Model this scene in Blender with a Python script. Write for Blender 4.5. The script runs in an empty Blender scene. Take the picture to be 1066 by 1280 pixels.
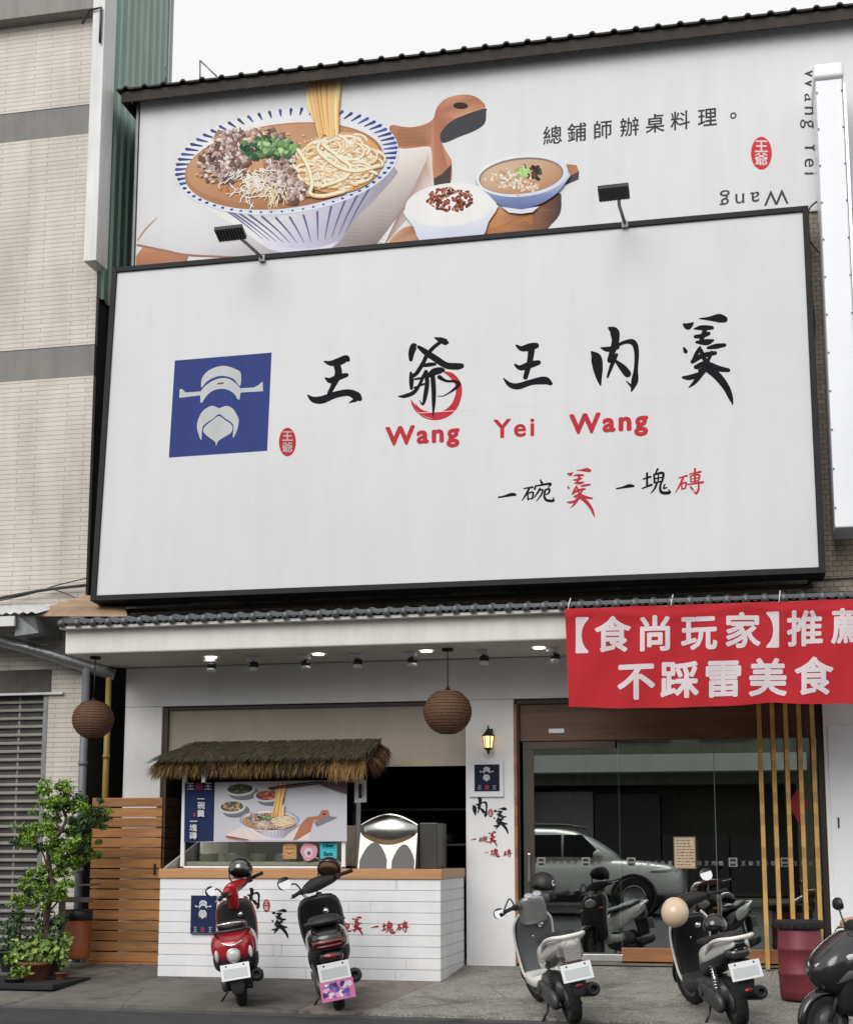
import bpy, bmesh, math, random
from mathutils import Vector, Matrix
R = math.radians
random.seed(7)
SC = bpy.context.scene
COL = SC.collection

# ------------------------------------------------------------------ camera
F_PX, CX, CY = 1837.4, 533.0, 772.4            # focal length and principal point on the 1066 x 1280 photograph
CAM = Vector((0, -18.5, 1.3))
PITCH, YAW = R(8.96), R(12.296)
cd = bpy.data.cameras.new('camera')
cam = bpy.data.objects.new('camera', cd); COL.objects.link(cam)
cam.location = CAM
cam.rotation_euler = (R(90) + PITCH, 0, YAW)
cd.sensor_fit = 'HORIZONTAL'; cd.sensor_width = 36; cd.lens = 36 * F_PX / 1066
cd.shift_y = (CY - 640) / 1066
cd.clip_start = .1; cd.clip_end = 2000
SC.camera = cam
FW = Vector((-math.sin(YAW) * math.cos(PITCH), math.cos(YAW) * math.cos(PITCH), math.sin(PITCH)))
RT = Vector((math.cos(YAW), math.sin(YAW), 0)); UP = RT.cross(FW)

# ------------------------------------------------------------------ world, sun, exposure
SUN_EL, SUN_AZ = 36, 194                         # overcast: high, behind the camera's left shoulder
w = bpy.data.worlds.new('World'); SC.world = w; w.use_nodes = True
nt = w.node_tree
for n in list(nt.nodes): nt.nodes.remove(n)
sky = nt.nodes.new('ShaderNodeTexSky'); sky.sky_type = 'NISHITA'; sky.sun_disc = False
sky.sun_elevation = R(SUN_EL); sky.sun_rotation = R(SUN_AZ); sky.air_density = 1.5; sky.dust_density = 4
hs = nt.nodes.new('ShaderNodeHueSaturation'); hs.inputs['Saturation'].default_value = .10
mx = nt.nodes.new('ShaderNodeMix'); mx.data_type = 'RGBA'
mx.inputs[0].default_value = .72
mx.inputs[7].default_value = (8.9, 8.85, 8.8, 1)    # the cloud layer
bg = nt.nodes.new('ShaderNodeBackground'); bg.inputs['Strength'].default_value = .12
wo = nt.nodes.new('ShaderNodeOutputWorld')
nt.links.new(sky.outputs[0], hs.inputs['Color']); nt.links.new(hs.outputs[0], mx.inputs[6])
nt.links.new(mx.outputs[2], bg.inputs['Color']); nt.links.new(bg.outputs[0], wo.inputs['Surface'])
sl = bpy.data.lights.new('sun', 'SUN'); sl.energy = 1.65; sl.angle = R(40); sl.color = (1, .97, .92)
so = bpy.data.objects.new('sun', sl); COL.objects.link(so)
_az = R(SUN_AZ); _el = R(SUN_EL)
sd = Vector((math.sin(_az) * math.cos(_el), math.cos(_az) * math.cos(_el), math.sin(_el)))
so.rotation_euler = sd.to_track_quat('Z', 'Y').to_euler(); so.location = (0, -10, 40)
SC.view_settings.view_transform = 'Standard'; SC.view_settings.look = 'None'
SC.view_settings.exposure = .11; SC.view_settings.gamma = 1

# ------------------------------------------------------------------ helpers: colours and points
def s2l(c):
    c /= 255
    return c / 12.92 if c <= .04045 else ((c + .055) / 1.055) ** 2.4
def col(r, g, b, k=1.0):
    return (min(.85, s2l(r) * k), min(.85, s2l(g) * k), min(.85, s2l(b) * k), 1)
def ray(px, py): return FW + RT * ((px - CX) / F_PX) - UP * ((py - CY) / F_PX)
def at(px, py, Y):
    d = ray(px, py)
    return CAM + d * ((Y - CAM.y) / d.y)
def atp(px, py, P, n):
    d = ray(px, py)
    return CAM + d * ((P - CAM).dot(n) / d.dot(n))
SLOPE, Z0 = .0635, -.115
def gz(y): return Z0 + SLOPE * min(0, y)

# ------------------------------------------------------------------ materials
MATS = {}
def mat(name, c, rough=.6, metal=0, var=.0, vscale=6, bump=0, bscale=60, spec=.5, coat=0, stain=0, emit=0, emitc=None, trans=0):
    if name in MATS: return MATS[name]
    m = bpy.data.materials.new(name); m.use_nodes = True; MATS[name] = m
    t = m.node_tree; p = t.nodes['Principled BSDF']
    p.inputs['Base Color'].default_value = c; p.inputs['Roughness'].default_value = rough
    p.inputs['Metallic'].default_value = metal; p.inputs['Specular IOR Level'].default_value = spec
    p.inputs['Coat Weight'].default_value = coat; p.inputs['Coat Roughness'].default_value = .06
    if emit:
        p.inputs['Emission Color'].default_value = emitc or c; p.inputs['Emission Strength'].default_value = emit
    tc = t.nodes.new('ShaderNodeTexCoord')
    last = None
    if var:
        n = t.nodes.new('ShaderNodeTexNoise'); n.inputs['Scale'].default_value = vscale; n.inputs['Detail'].default_value = 6
        t.links.new(tc.outputs['Object'], n.inputs['Vector'])
        r = t.nodes.new('ShaderNodeMapRange'); r.inputs[1].default_value = .3; r.inputs[2].default_value = .7
        r.inputs[3].default_value = 1 - var; r.inputs[4].default_value = 1 + var * .5
        t.links.new(n.outputs['Fac'], r.inputs[0])
        v = t.nodes.new('ShaderNodeVectorMath'); v.operation = 'SCALE'; v.inputs[0].default_value = c[:3]
        t.links.new(r.outputs[0], v.inputs['Scale']); last = v.outputs[0]
    if stain:      # rain streaks running down: noise stretched along Z
        mp = t.nodes.new('ShaderNodeMapping'); mp.inputs['Scale'].default_value = (5, 5, .35)
        t.links.new(tc.outputs['Object'], mp.inputs['Vector'])
        n = t.nodes.new('ShaderNodeTexNoise'); n.inputs['Scale'].default_value = 1; n.inputs['Detail'].default_value = 8; n.inputs['Roughness'].default_value = .65
        t.links.new(mp.outputs[0], n.inputs['Vector'])
        r = t.nodes.new('ShaderNodeMapRange'); r.inputs[1].default_value = .42; r.inputs[2].default_value = .75
        r.inputs[3].default_value = 1; r.inputs[4].default_value = 1 - stain
        t.links.new(n.outputs['Fac'], r.inputs[0])
        v = t.nodes.new('ShaderNodeVectorMath'); v.operation = 'SCALE'
        if last is not None: t.links.new(last, v.inputs[0])
        else: v.inputs[0].default_value = c[:3]
        t.links.new(r.outputs[0], v.inputs['Scale']); last = v.outputs[0]
    if last is not None: t.links.new(last, p.inputs['Base Color'])
    if bump:
        n = t.nodes.new('ShaderNodeTexNoise'); n.inputs['Scale'].default_value = bscale; n.inputs['Detail'].default_value = 5
        t.links.new(tc.outputs['Object'], n.inputs['Vector'])
        b = t.nodes.new('ShaderNodeBump'); b.inputs['Strength'].default_value = bump; b.inputs['Distance'].default_value = .01
        t.links.new(n.outputs['Fac'], b.inputs['Height']); t.links.new(b.outputs[0], p.inputs['Normal'])
    return m

def vcol_mat(name, rough=.55, dirt=.12, gain=1.0, spec=.35):
    """flat print or natural colour variation carried by a colour attribute"""
    m = mat(name, (1, 1, 1, 1), rough, spec=spec)
    t = m.node_tree; p = t.nodes['Principled BSDF']
    a = t.nodes.new('ShaderNodeAttribute'); a.attribute_name = 'Col'
    tc = t.nodes.new('ShaderNodeTexCoord')
    n = t.nodes.new('ShaderNodeTexNoise'); n.inputs['Scale'].default_value = 1.3; n.inputs['Detail'].default_value = 8
    mp = t.nodes.new('ShaderNodeMapping'); mp.inputs['Scale'].default_value = (3.5, 3.5, .5)
    t.links.new(tc.outputs['Object'], mp.inputs['Vector']); t.links.new(mp.outputs[0], n.inputs['Vector'])
    r = t.nodes.new('ShaderNodeMapRange'); r.inputs[1].default_value = .35; r.inputs[2].default_value = .75
    r.inputs[3].default_value = gain; r.inputs[4].default_value = gain * (1 - dirt)
    t.links.new(n.outputs['Fac'], r.inputs[0])
    v = t.nodes.new('ShaderNodeVectorMath'); v.operation = 'SCALE'
    t.links.new(a.outputs['Color'], v.inputs[0]); t.links.new(r.outputs[0], v.inputs['Scale'])
    t.links.new(v.outputs[0], p.inputs['Base Color'])
    return m

def brick_mat(name, c1, c2, mortar, bw, bh, ms, rough=.55, offset=.5, dirt=.25, bump=.3):
    m = mat(name, c1, rough); t = m.node_tree; p = t.nodes['Principled BSDF']
    tc = t.nodes.new('ShaderNodeTexCoord'); sx = t.nodes.new('ShaderNodeSeparateXYZ'); cx = t.nodes.new('ShaderNodeCombineXYZ')
    t.links.new(tc.outputs['Object'], sx.inputs[0])
    ad = t.nodes.new('ShaderNodeMath'); ad.operation = 'ADD'; t.links.new(sx.outputs[0], ad.inputs[0]); t.links.new(sx.outputs[1], ad.inputs[1])
    t.links.new(ad.outputs[0], cx.inputs[0]); t.links.new(sx.outputs[2], cx.inputs[1])
    b = t.nodes.new('ShaderNodeTexBrick'); b.offset = offset
    for k, val in (('Color1', c1), ('Color2', c2), ('Mortar', mortar), ('Scale', 1), ('Mortar Size', ms), ('Brick Width', bw), ('Row Height', bh), ('Bias', 0.0), ('Mortar Smooth', .2)):
        b.inputs[k].default_value = val
    t.links.new(cx.outputs[0], b.inputs['Vector'])
    mp = t.nodes.new('ShaderNodeMapping'); mp.inputs['Scale'].default_value = (2.2, 2.2, .5); t.links.new(tc.outputs['Object'], mp.inputs['Vector'])
    n = t.nodes.new('ShaderNodeTexNoise'); n.inputs['Scale'].default_value = 1.2; n.inputs['Detail'].default_value = 9; t.links.new(mp.outputs[0], n.inputs['Vector'])
    r = t.nodes.new('ShaderNodeMapRange'); r.inputs[1].default_value = .35; r.inputs[2].default_value = .72; r.inputs[3].default_value = 1.04; r.inputs[4].default_value = 1 - dirt
    t.links.new(n.outputs['Fac'], r.inputs[0])
    v = t.nodes.new('ShaderNodeVectorMath'); v.operation = 'SCALE'; t.links.new(b.outputs['Color'], v.inputs[0]); t.links.new(r.outputs[0], v.inputs['Scale'])
    t.links.new(v.outputs[0], p.inputs['Base Color'])
    bu = t.nodes.new('ShaderNodeBump'); bu.inputs['Strength'].default_value = bump; bu.inputs['Distance'].default_value = .004; bu.invert = True
    t.links.new(b.outputs['Fac'], bu.inputs['Height']); t.links.new(bu.outputs[0], p.inputs['Normal'])
    return m

def ground_mat(name, c1, c2, speck, sscale, rough=.85, crack=0, bump=.4):
    m = mat(name, c1, rough); t = m.node_tree; p = t.nodes['Principled BSDF']
    tc = t.nodes.new('ShaderNodeTexCoord')
    n = t.nodes.new('ShaderNodeTexNoise'); n.inputs['Scale'].default_value = 1.1; n.inputs['Detail'].default_value = 10; n.inputs['Roughness'].default_value = .62
    t.links.new(tc.outputs['Object'], n.inputs['Vector'])
    rp = t.nodes.new('ShaderNodeValToRGB'); rp.color_ramp.elements[0].color = c1; rp.color_ramp.elements[1].color = c2
    rp.color_ramp.elements[0].position = .36; rp.color_ramp.elements[1].position = .66
    t.links.new(n.outputs['Fac'], rp.inputs[0])
    s = t.nodes.new('ShaderNodeTexVoronoi'); s.inputs['Scale'].default_value = sscale; t.links.new(tc.outputs['Object'], s.inputs['Vector'])
    g = t.nodes.new('ShaderNodeSeparateColor'); t.links.new(s.outputs['Color'], g.inputs[0])
    r = t.nodes.new('ShaderNodeMapRange'); r.inputs[3].default_value = 1 - speck; r.inputs[4].default_value = 1 + speck
    t.links.new(g.outputs[0], r.inputs[0])
    v = t.nodes.new('ShaderNodeVectorMath'); v.operation = 'SCALE'; t.links.new(rp.outputs[0], v.inputs[0]); t.links.new(r.outputs[0], v.inputs['Scale'])
    n2 = t.nodes.new('ShaderNodeTexNoise'); n2.inputs['Scale'].default_value = 5; n2.inputs['Detail'].default_value = 8; t.links.new(tc.outputs['Object'], n2.inputs['Vector'])
    r2 = t.nodes.new('ShaderNodeMapRange'); r2.inputs[1].default_value = .55; r2.inputs[2].default_value = .75; r2.inputs[3].default_value = 1; r2.inputs[4].default_value = .62
    t.links.new(n2.outputs['Fac'], r2.inputs[0])
    v2 = t.nodes.new('ShaderNodeVectorMath'); v2.operation = 'SCALE'; t.links.new(v.outputs[0], v2.inputs[0]); t.links.new(r2.outputs[0], v2.inputs['Scale'])
    vo = t.nodes.new('ShaderNodeTexVoronoi'); vo.feature = 'DISTANCE_TO_EDGE'; vo.inputs['Scale'].default_value = .55
    wp = t.nodes.new('ShaderNodeMixRGB'); wp.blend_type = 'ADD'; wp.inputs[0].default_value = .35; t.links.new(tc.outputs['Object'], wp.inputs[1]); t.links.new(n.outputs['Color'], wp.inputs[2]); t.links.new(wp.outputs[0], vo.inputs['Vector'])
    rc = t.nodes.new('ShaderNodeMapRange'); rc.inputs[1].default_value = .0; rc.inputs[2].default_value = .008; rc.inputs[3].default_value = .55; rc.inputs[4].default_value = 1; t.links.new(vo.outputs['Distance'], rc.inputs[0])
    n3 = t.nodes.new('ShaderNodeTexNoise'); n3.inputs['Scale'].default_value = 1.7; n3.inputs['Detail'].default_value = 3; t.links.new(tc.outputs['Object'], n3.inputs['Vector'])
    r3 = t.nodes.new('ShaderNodeMapRange'); r3.inputs[1].default_value = .58; r3.inputs[2].default_value = .70; r3.inputs[3].default_value = 1; r3.inputs[4].default_value = .6; t.links.new(n3.outputs['Fac'], r3.inputs[0])
    m3 = t.nodes.new('ShaderNodeMath'); m3.operation = 'MULTIPLY'; t.links.new(rc.outputs[0], m3.inputs[0]); t.links.new(r3.outputs[0], m3.inputs[1])
    v3 = t.nodes.new('ShaderNodeVectorMath'); v3.operation = 'SCALE'; t.links.new(v2.outputs[0], v3.inputs[0]); t.links.new(m3.outputs[0], v3.inputs['Scale'])
    t.links.new(v3.outputs[0], p.inputs['Base Color'])
    b = t.nodes.new('ShaderNodeBump'); b.inputs['Strength'].default_value = bump; b.inputs['Distance'].default_value = .006
    t.links.new(s.outputs['Distance'], b.inputs['Height']); t.links.new(b.outputs[0], p.inputs['Normal'])
    return m

def wood_mat(name, c1, c2, rough=.6, stretch=(1.5, 8, 22), knots=True):
    m = mat(name, c1, rough); t = m.node_tree; p = t.nodes['Principled BSDF']
    tc = t.nodes.new('ShaderNodeTexCoord'); mp = t.nodes.new('ShaderNodeMapping'); mp.inputs['Scale'].default_value = stretch
    t.links.new(tc.outputs['Object'], mp.inputs['Vector'])
    n = t.nodes.new('ShaderNodeTexNoise'); n.inputs['Scale'].default_value = 1.6; n.inputs['Detail'].default_value = 8; n.inputs['Distortion'].default_value = .8
    t.links.new(mp.outputs[0], n.inputs['Vector'])
    rp = t.nodes.new('ShaderNodeValToRGB'); rp.color_ramp.elements[0].color = c1; rp.color_ramp.elements[1].color = c2
    rp.color_ramp.elements[0].position = .33; rp.color_ramp.elements[1].position = .68
    t.links.new(n.outputs['Fac'], rp.inputs[0])
    # every board its own tone (brightness steps by height)
    sx = t.nodes.new('ShaderNodeSeparateXYZ'); t.links.new(tc.outputs['Object'], sx.inputs[0])
    fl = t.nodes.new('ShaderNodeMath'); fl.operation = 'SNAP'; fl.inputs[1].default_value = .131; t.links.new(sx.outputs[2], fl.inputs[0])
    wn = t.nodes.new('ShaderNodeTexWhiteNoise'); wn.noise_dimensions = '1D'; t.links.new(fl.outputs[0], wn.inputs['W'])
    r = t.nodes.new('ShaderNodeMapRange'); r.inputs[3].default_value = .72; r.inputs[4].default_value = 1.15; t.links.new(wn.outputs['Value'], r.inputs[0])
    v = t.nodes.new('ShaderNodeVectorMath'); v.operation = 'SCALE'; t.links.new(rp.outputs[0], v.inputs[0]); t.links.new(r.outputs[0], v.inputs['Scale'])
    t.links.new(v.outputs[0], p.inputs['Base Color'])
    return m

def glass_mat(name, tint, refl):
    m = mat(name, tint, 0); t = m.node_tree; p = t.nodes['Principled BSDF']; t.nodes.remove(p)
    o = t.nodes['Material Output']
    tr = t.nodes.new('ShaderNodeBsdfTransparent'); tr.inputs[0].default_value = tint
    gl = t.nodes.new('ShaderNodeBsdfGlossy'); gl.inputs['Roughness'].default_value = .0; gl.inputs[0].default_value = (.93, .97, .95, 1)
    fr = t.nodes.new('ShaderNodeFresnel'); fr.inputs[0].default_value = 1.5
    a = t.nodes.new('ShaderNodeMath'); a.operation = 'ADD'; a.inputs[1].default_value = refl; a.use_clamp = True
    t.links.new(fr.outputs[0], a.inputs[0])
    mix = t.nodes.new('ShaderNodeMixShader'); t.links.new(a.outputs[0], mix.inputs[0]); t.links.new(tr.outputs[0], mix.inputs[1]); t.links.new(gl.outputs[0], mix.inputs[2])
    t.links.new(mix.outputs[0], o.inputs['Surface'])
    return m

WHITE = mat('white_paint', (.77, .775, .79, 1), .55, var=.05, vscale=2, stain=.05, bump=.05, bscale=120)
WHITE2 = mat('white_canopy_paint', (.70, .69, .655, 1), .6, var=.06, vscale=2, stain=.16)
WHITEBOX = mat('white_enamel', (.76, .78, .82, 1), .35, var=.03, vscale=1.2, stain=.06)
SIDING = mat('white_siding', (.76, .77, .79, 1), .5, var=.06, vscale=3, stain=.08)
BLACKFR = mat('dark_frame_metal', (.018, .018, .021, 1), .6, var=.2, vscale=8, spec=.18)
BLACK = mat('black_plastic', (.012, .012, .013, 1), .38, var=.15, vscale=9)
BLACKGL = mat('black_gloss', (.008, .008, .009, 1), .12, coat=.8)
RUBBER = mat('black_rubber', (.012, .012, .012, 1), .85, var=.2, vscale=20, bump=.3, bscale=80)
GREYPL = mat('grey_plastic', (.07, .072, .075, 1), .5, var=.1)
DGREY = mat('dark_grey_plastic', (.028, .029, .031, 1), .5, var=.12, vscale=8)
CHROME = mat('chrome', (.78, .78, .8, 1), .12, 1)
ALU = mat('brushed_aluminium', (.55, .56, .57, 1), .35, .9, var=.1, vscale=12)
STEEL = mat('stainless_steel', (.72, .71, .68, 1), .16, 1, var=.06, vscale=4)
STEELD = mat('dull_steel', (.22, .23, .24, 1), .5, .6, var=.2, vscale=10)
PRINT = vcol_mat('printed_vinyl', .6, .06, .88, spec=.12)
PRINTS = vcol_mat('printed_sign_sheet', .6, .11, .60, spec=.06)
CLOTH = vcol_mat('printed_cloth', .85, .06, .86, spec=.15)
STRAW = vcol_mat('dry_straw', .9, .15, spec=.1)
LEAF = vcol_mat('leaf', .5, .1, spec=.4)
SKIN = mat('skin', (.42, .24, .16, 1), .5, var=.1, vscale=12)
WHITECLOTH = mat('white_cotton', (.72, .72, .72, 1), .9, var=.05, vscale=14, bump=.3, bscale=30)
DARKCLOTH = mat('dark_trousers', (.03, .032, .04, 1), .9, var=.15, vscale=14)
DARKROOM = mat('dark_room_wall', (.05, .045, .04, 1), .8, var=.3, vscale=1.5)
MIRROR = mat('mirror_glass', (.9, .9, .92, 1), .03, 1)

# ------------------------------------------------------------------ mesh builder
ORG = {}
def mesh_obj(name, me, parent=None, loc=None):
    o = bpy.data.objects.new(name, me); COL.objects.link(o)
    base = ORG.get(parent, Vector((0, 0, 0))) if parent else Vector((0, 0, 0))
    o.location = (loc - base) if loc is not None else (0, 0, 0)
    o.parent = parent
    ORG[o] = loc if loc is not None else base
    return o
class MB:
    def __init__(s): s.v, s.f, s.m, s.s, s.c = [], [], [], [], []
    def add(s, vs, fs, m=0, sm=False, c=None, cs=None):
        b = len(s.v)
        s.v += [tuple(p) for p in vs]
        for f in fs:
            s.f.append([b + i for i in f]); s.m.append(m); s.s.append(sm)
        s.c += (cs if cs is not None else [c or (1, 1, 1, 1)] * len(vs))
        return s
    def box(s, x0, x1, y0, y1, z0, z1, m=0, c=None):
        vs = [(x, y, z) for z in (z0, z1) for y in (y0, y1) for x in (x0, x1)]
        return s.add(vs, [(0, 2, 3, 1), (4, 5, 7, 6), (0, 1, 5, 4), (2, 6, 7, 3), (0, 4, 6, 2), (1, 3, 7, 5)], m, c=c)
    def obox(s, P, ax, ay, az, m=0, c=None):      # oriented box: centre and three half-axis vectors
        P, ax, ay, az = Vector(P), Vector(ax), Vector(ay), Vector(az)
        vs = [P + ax * i + ay * j + az * k for k in (-1, 1) for j in (-1, 1) for i in (-1, 1)]
        return s.add(vs, [(0, 2, 3, 1), (4, 5, 7, 6), (0, 1, 5, 4), (2, 6, 7, 3), (0, 4, 6, 2), (1, 3, 7, 5)], m, c=c)
    def poly(s, pts, m=0, c=None, cs=None): return s.add(pts, [list(range(len(pts)))], m, c=c, cs=cs)
    def tube(s, pts, r, seg=10, m=0, caps=True, c=None):
        pts = [Vector(p) for p in pts]
        rs = r if isinstance(r, (list, tuple)) else [r] * len(pts)
        vs, fs = [], []
        prev = None
        for i, p in enumerate(pts):
            t = (pts[min(i + 1, len(pts) - 1)] - pts[max(i - 1, 0)])
            t = t.normalized() if t.length > 1e-9 else Vector((0, 0, 1))
            if prev is None:
                a = Vector((0, 0, 1)) if abs(t.z) < .9 else Vector((1, 0, 0))
                u = t.cross(a).normalized()
            else:
                u = (prev - t * prev.dot(t)).normalized()
            prev = u; v = t.cross(u)
            for k in range(seg):
                a = 2 * math.pi * k / seg
                vs.append(p + (u * math.cos(a) + v * math.sin(a)) * rs[i])
        for i in range(len(pts) - 1):
            for k in range(seg):
                k2 = (k + 1) % seg
                fs.append((i * seg + k, i * seg + k2, (i + 1) * seg + k2, (i + 1) * seg + k))
        if caps:
            fs.append(tuple(reversed(range(seg)))); fs.append(tuple((len(pts) - 1) * seg + k for k in range(seg)))
        return s.add(vs, fs, m, True, c)
    def lathe(s, prof, P=(0, 0, 0), axis=(0, 0, 1), seg=24, m=0, c=None, close=False):
        ax = Vector(axis).normalized(); P = Vector(P)
        u = ax.orthogonal().normalized(); v = ax.cross(u)
        vs, fs = [], []
        for r, h in prof:
            for k in range(seg):
                a = 2 * math.pi * k / seg
                vs.append(P + ax * h + (u * math.cos(a) + v * math.sin(a)) * max(r, 1e-5))
        n = len(prof)
        for i in range(n - 1 + (1 if close else 0)):
            j = (i + 1) % n
            for k in range(seg):
                k2 = (k + 1) % seg
                fs.append((i * seg + k, i * seg + k2, j * seg + k2, j * seg + k))
        return s.add(vs, fs, m, True, c)
    def loft(s, rings, m=0, caps=True, sm=True, c=None):
        n = len(rings[0]); vs = [p for r in rings for p in r]; fs = []
        for i in range(len(rings) - 1):
            for k in range(n):
                k2 = (k + 1) % n
                fs.append((i * n + k, i * n + k2, (i + 1) * n + k2, (i + 1) * n + k))
        if caps:
            fs.append(tuple(reversed(range(n)))); fs.append(tuple((len(rings) - 1) * n + k for k in range(n)))
        return s.add(vs, fs, m, sm, c)
    def ball(s, P, rx, ry, rz, seg=18, rg=10, m=0, c=None):
        vs, fs = [], []
        for i in range(rg + 1):
            t = math.pi * i / rg
            for k in range(seg):
                a = 2 * math.pi * k / seg
                vs.append((P[0] + rx * max(math.sin(t), 1e-4) * math.cos(a), P[1] + ry * max(math.sin(t), 1e-4) * math.sin(a), P[2] + rz * math.cos(t)))
        for i in range(rg):
            for k in range(seg):
                k2 = (k + 1) % seg
                fs.append((i * seg + k, (i + 1) * seg + k, (i + 1) * seg + k2, i * seg + k2))
        return s.add(vs, fs, m, True, c)
    def build(s, name, mats, parent=None, loc=None, bevel=0, sub=0, fixn=True, seg=2):
        if not isinstance(mats, (list, tuple)): mats = [mats]
        if loc is None and parent is None:
            xs = [p[0] for p in s.v]; ys = [p[1] for p in s.v]; zs = [p[2] for p in s.v]
            loc = Vector(((min(xs) + max(xs)) / 2, (min(ys) + max(ys)) / 2, min(zs)))
        elif loc is None: loc = ORG.get(parent, Vector((0, 0, 0)))
        loc = Vector(loc)
        me = bpy.data.meshes.new(name)
        me.from_pydata([(p[0] - loc.x, p[1] - loc.y, p[2] - loc.z) for p in s.v], [], s.f)
        for mm in mats: me.materials.append(mm)
        me.polygons.foreach_set('material_index', s.m); me.polygons.foreach_set('use_smooth', s.s)
        if any(tuple(c[:3]) != (1, 1, 1) for c in s.c):
            a = me.color_attributes.new('Col', 'FLOAT_COLOR', 'POINT')
            a.data.foreach_set('color', [x for c in s.c for x in (c[0], c[1], c[2], 1)])
        if fixn:
            bm = bmesh.new(); bm.from_mesh(me); bmesh.ops.recalc_face_normals(bm, faces=bm.faces); bm.to_mesh(me); bm.free()
        me.update()
        o = mesh_obj(name, me, parent, loc)
        if bevel:
            b = o.modifiers.new('bevel', 'BEVEL'); b.width = bevel; b.segments = seg; b.limit_method = 'ANGLE'; b.angle_limit = R(40)
        if sub:
            b = o.modifiers.new('sub', 'SUBSURF'); b.levels = sub; b.render_levels = sub
        return o
def thing(name, label, cat, loc=(0, 0, 0), group=None):
    o = bpy.data.objects.new(name, None); COL.objects.link(o)
    o.location = loc; o.empty_display_size = .1; ORG[o] = Vector(loc)
    o['label'] = label; o['category'] = cat
    if group: o['group'] = group
    return o
def tag(o, label, cat, group=None):
    o['label'] = label; o['category'] = cat
    if group: o['group'] = group
    return o
def struct(o): o['kind'] = 'structure'; return o
def superring(P, hw, hh, n=20, e=2.6, plane='xz'):
    out = []
    for k in range(n):
        a = 2 * math.pi * k / n
        ca, sa = math.cos(a), math.sin(a)
        x = math.copysign(abs(ca) ** (2 / e), ca) * hw; y = math.copysign(abs(sa) ** (2 / e), sa) * hh
        if plane == 'xz': out.append(Vector((P[0] + x, P[1], P[2] + y)))
        elif plane == 'xy': out.append(Vector((P[0] + x, P[1] + y, P[2])))
        else: out.append(Vector((P[0], P[1] + x, P[2] + y)))
    return out

# ------------------------------------------------------------------ flat print: polygons laid 0.3 mm apart on a sheet
TXT = {}
def text_geo(s, bold=0, space=1.0, fine=0):
    k = (s, bold, space, fine)
    if k not in TXT:
        cu = bpy.data.curves.new('lettering', 'FONT'); cu.body = s; cu.size = 1; cu.offset = bold; cu.resolution_u = 3; cu.space_character = space
        o = bpy.data.objects.new('lettering', cu); COL.objects.link(o)
        me = bpy.data.meshes.new_from_object(o.evaluated_get(bpy.context.evaluated_depsgraph_get()))
        if fine:          # cut long triangles so that the letters can follow folded cloth
            bm = bmesh.new(); bm.from_mesh(me)
            for _ in range(6):
                es = [e for e in bm.edges if e.calc_length() > fine]
                if not es: break
                bmesh.ops.subdivide_edges(bm, edges=es, cuts=1); bmesh.ops.triangulate(bm, faces=[f for f in bm.faces if len(f.verts) > 3])
            bm.to_mesh(me); bm.free()
        TXT[k] = ([(v.co.x, v.co.y) for v in me.vertices], [list(p.vertices) for p in me.polygons])
        bpy.data.objects.remove(o); bpy.data.curves.remove(cu); bpy.data.meshes.remove(me)
    return TXT[k]
def spline(pts, n=6):
    """Catmull-Rom through tuples"""
    if len(pts) < 3: return [tuple(p) for p in pts]
    out = []
    P = [pts[0]] + list(pts) + [pts[-1]]
    for i in range(1, len(P) - 2):
        for k in range(n):
            t = k / n
            out.append(tuple(.5 * (2 * b + (c - a) * t + (2 * a - 5 * b + 4 * c - d) * t * t + (-a + 3 * b - 3 * c + d) * t ** 3)
                             for a, b, c, d in zip(P[i - 1], P[i], P[i + 1], P[i + 2])))
    out.append(tuple(pts[-1]))
    return out
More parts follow.
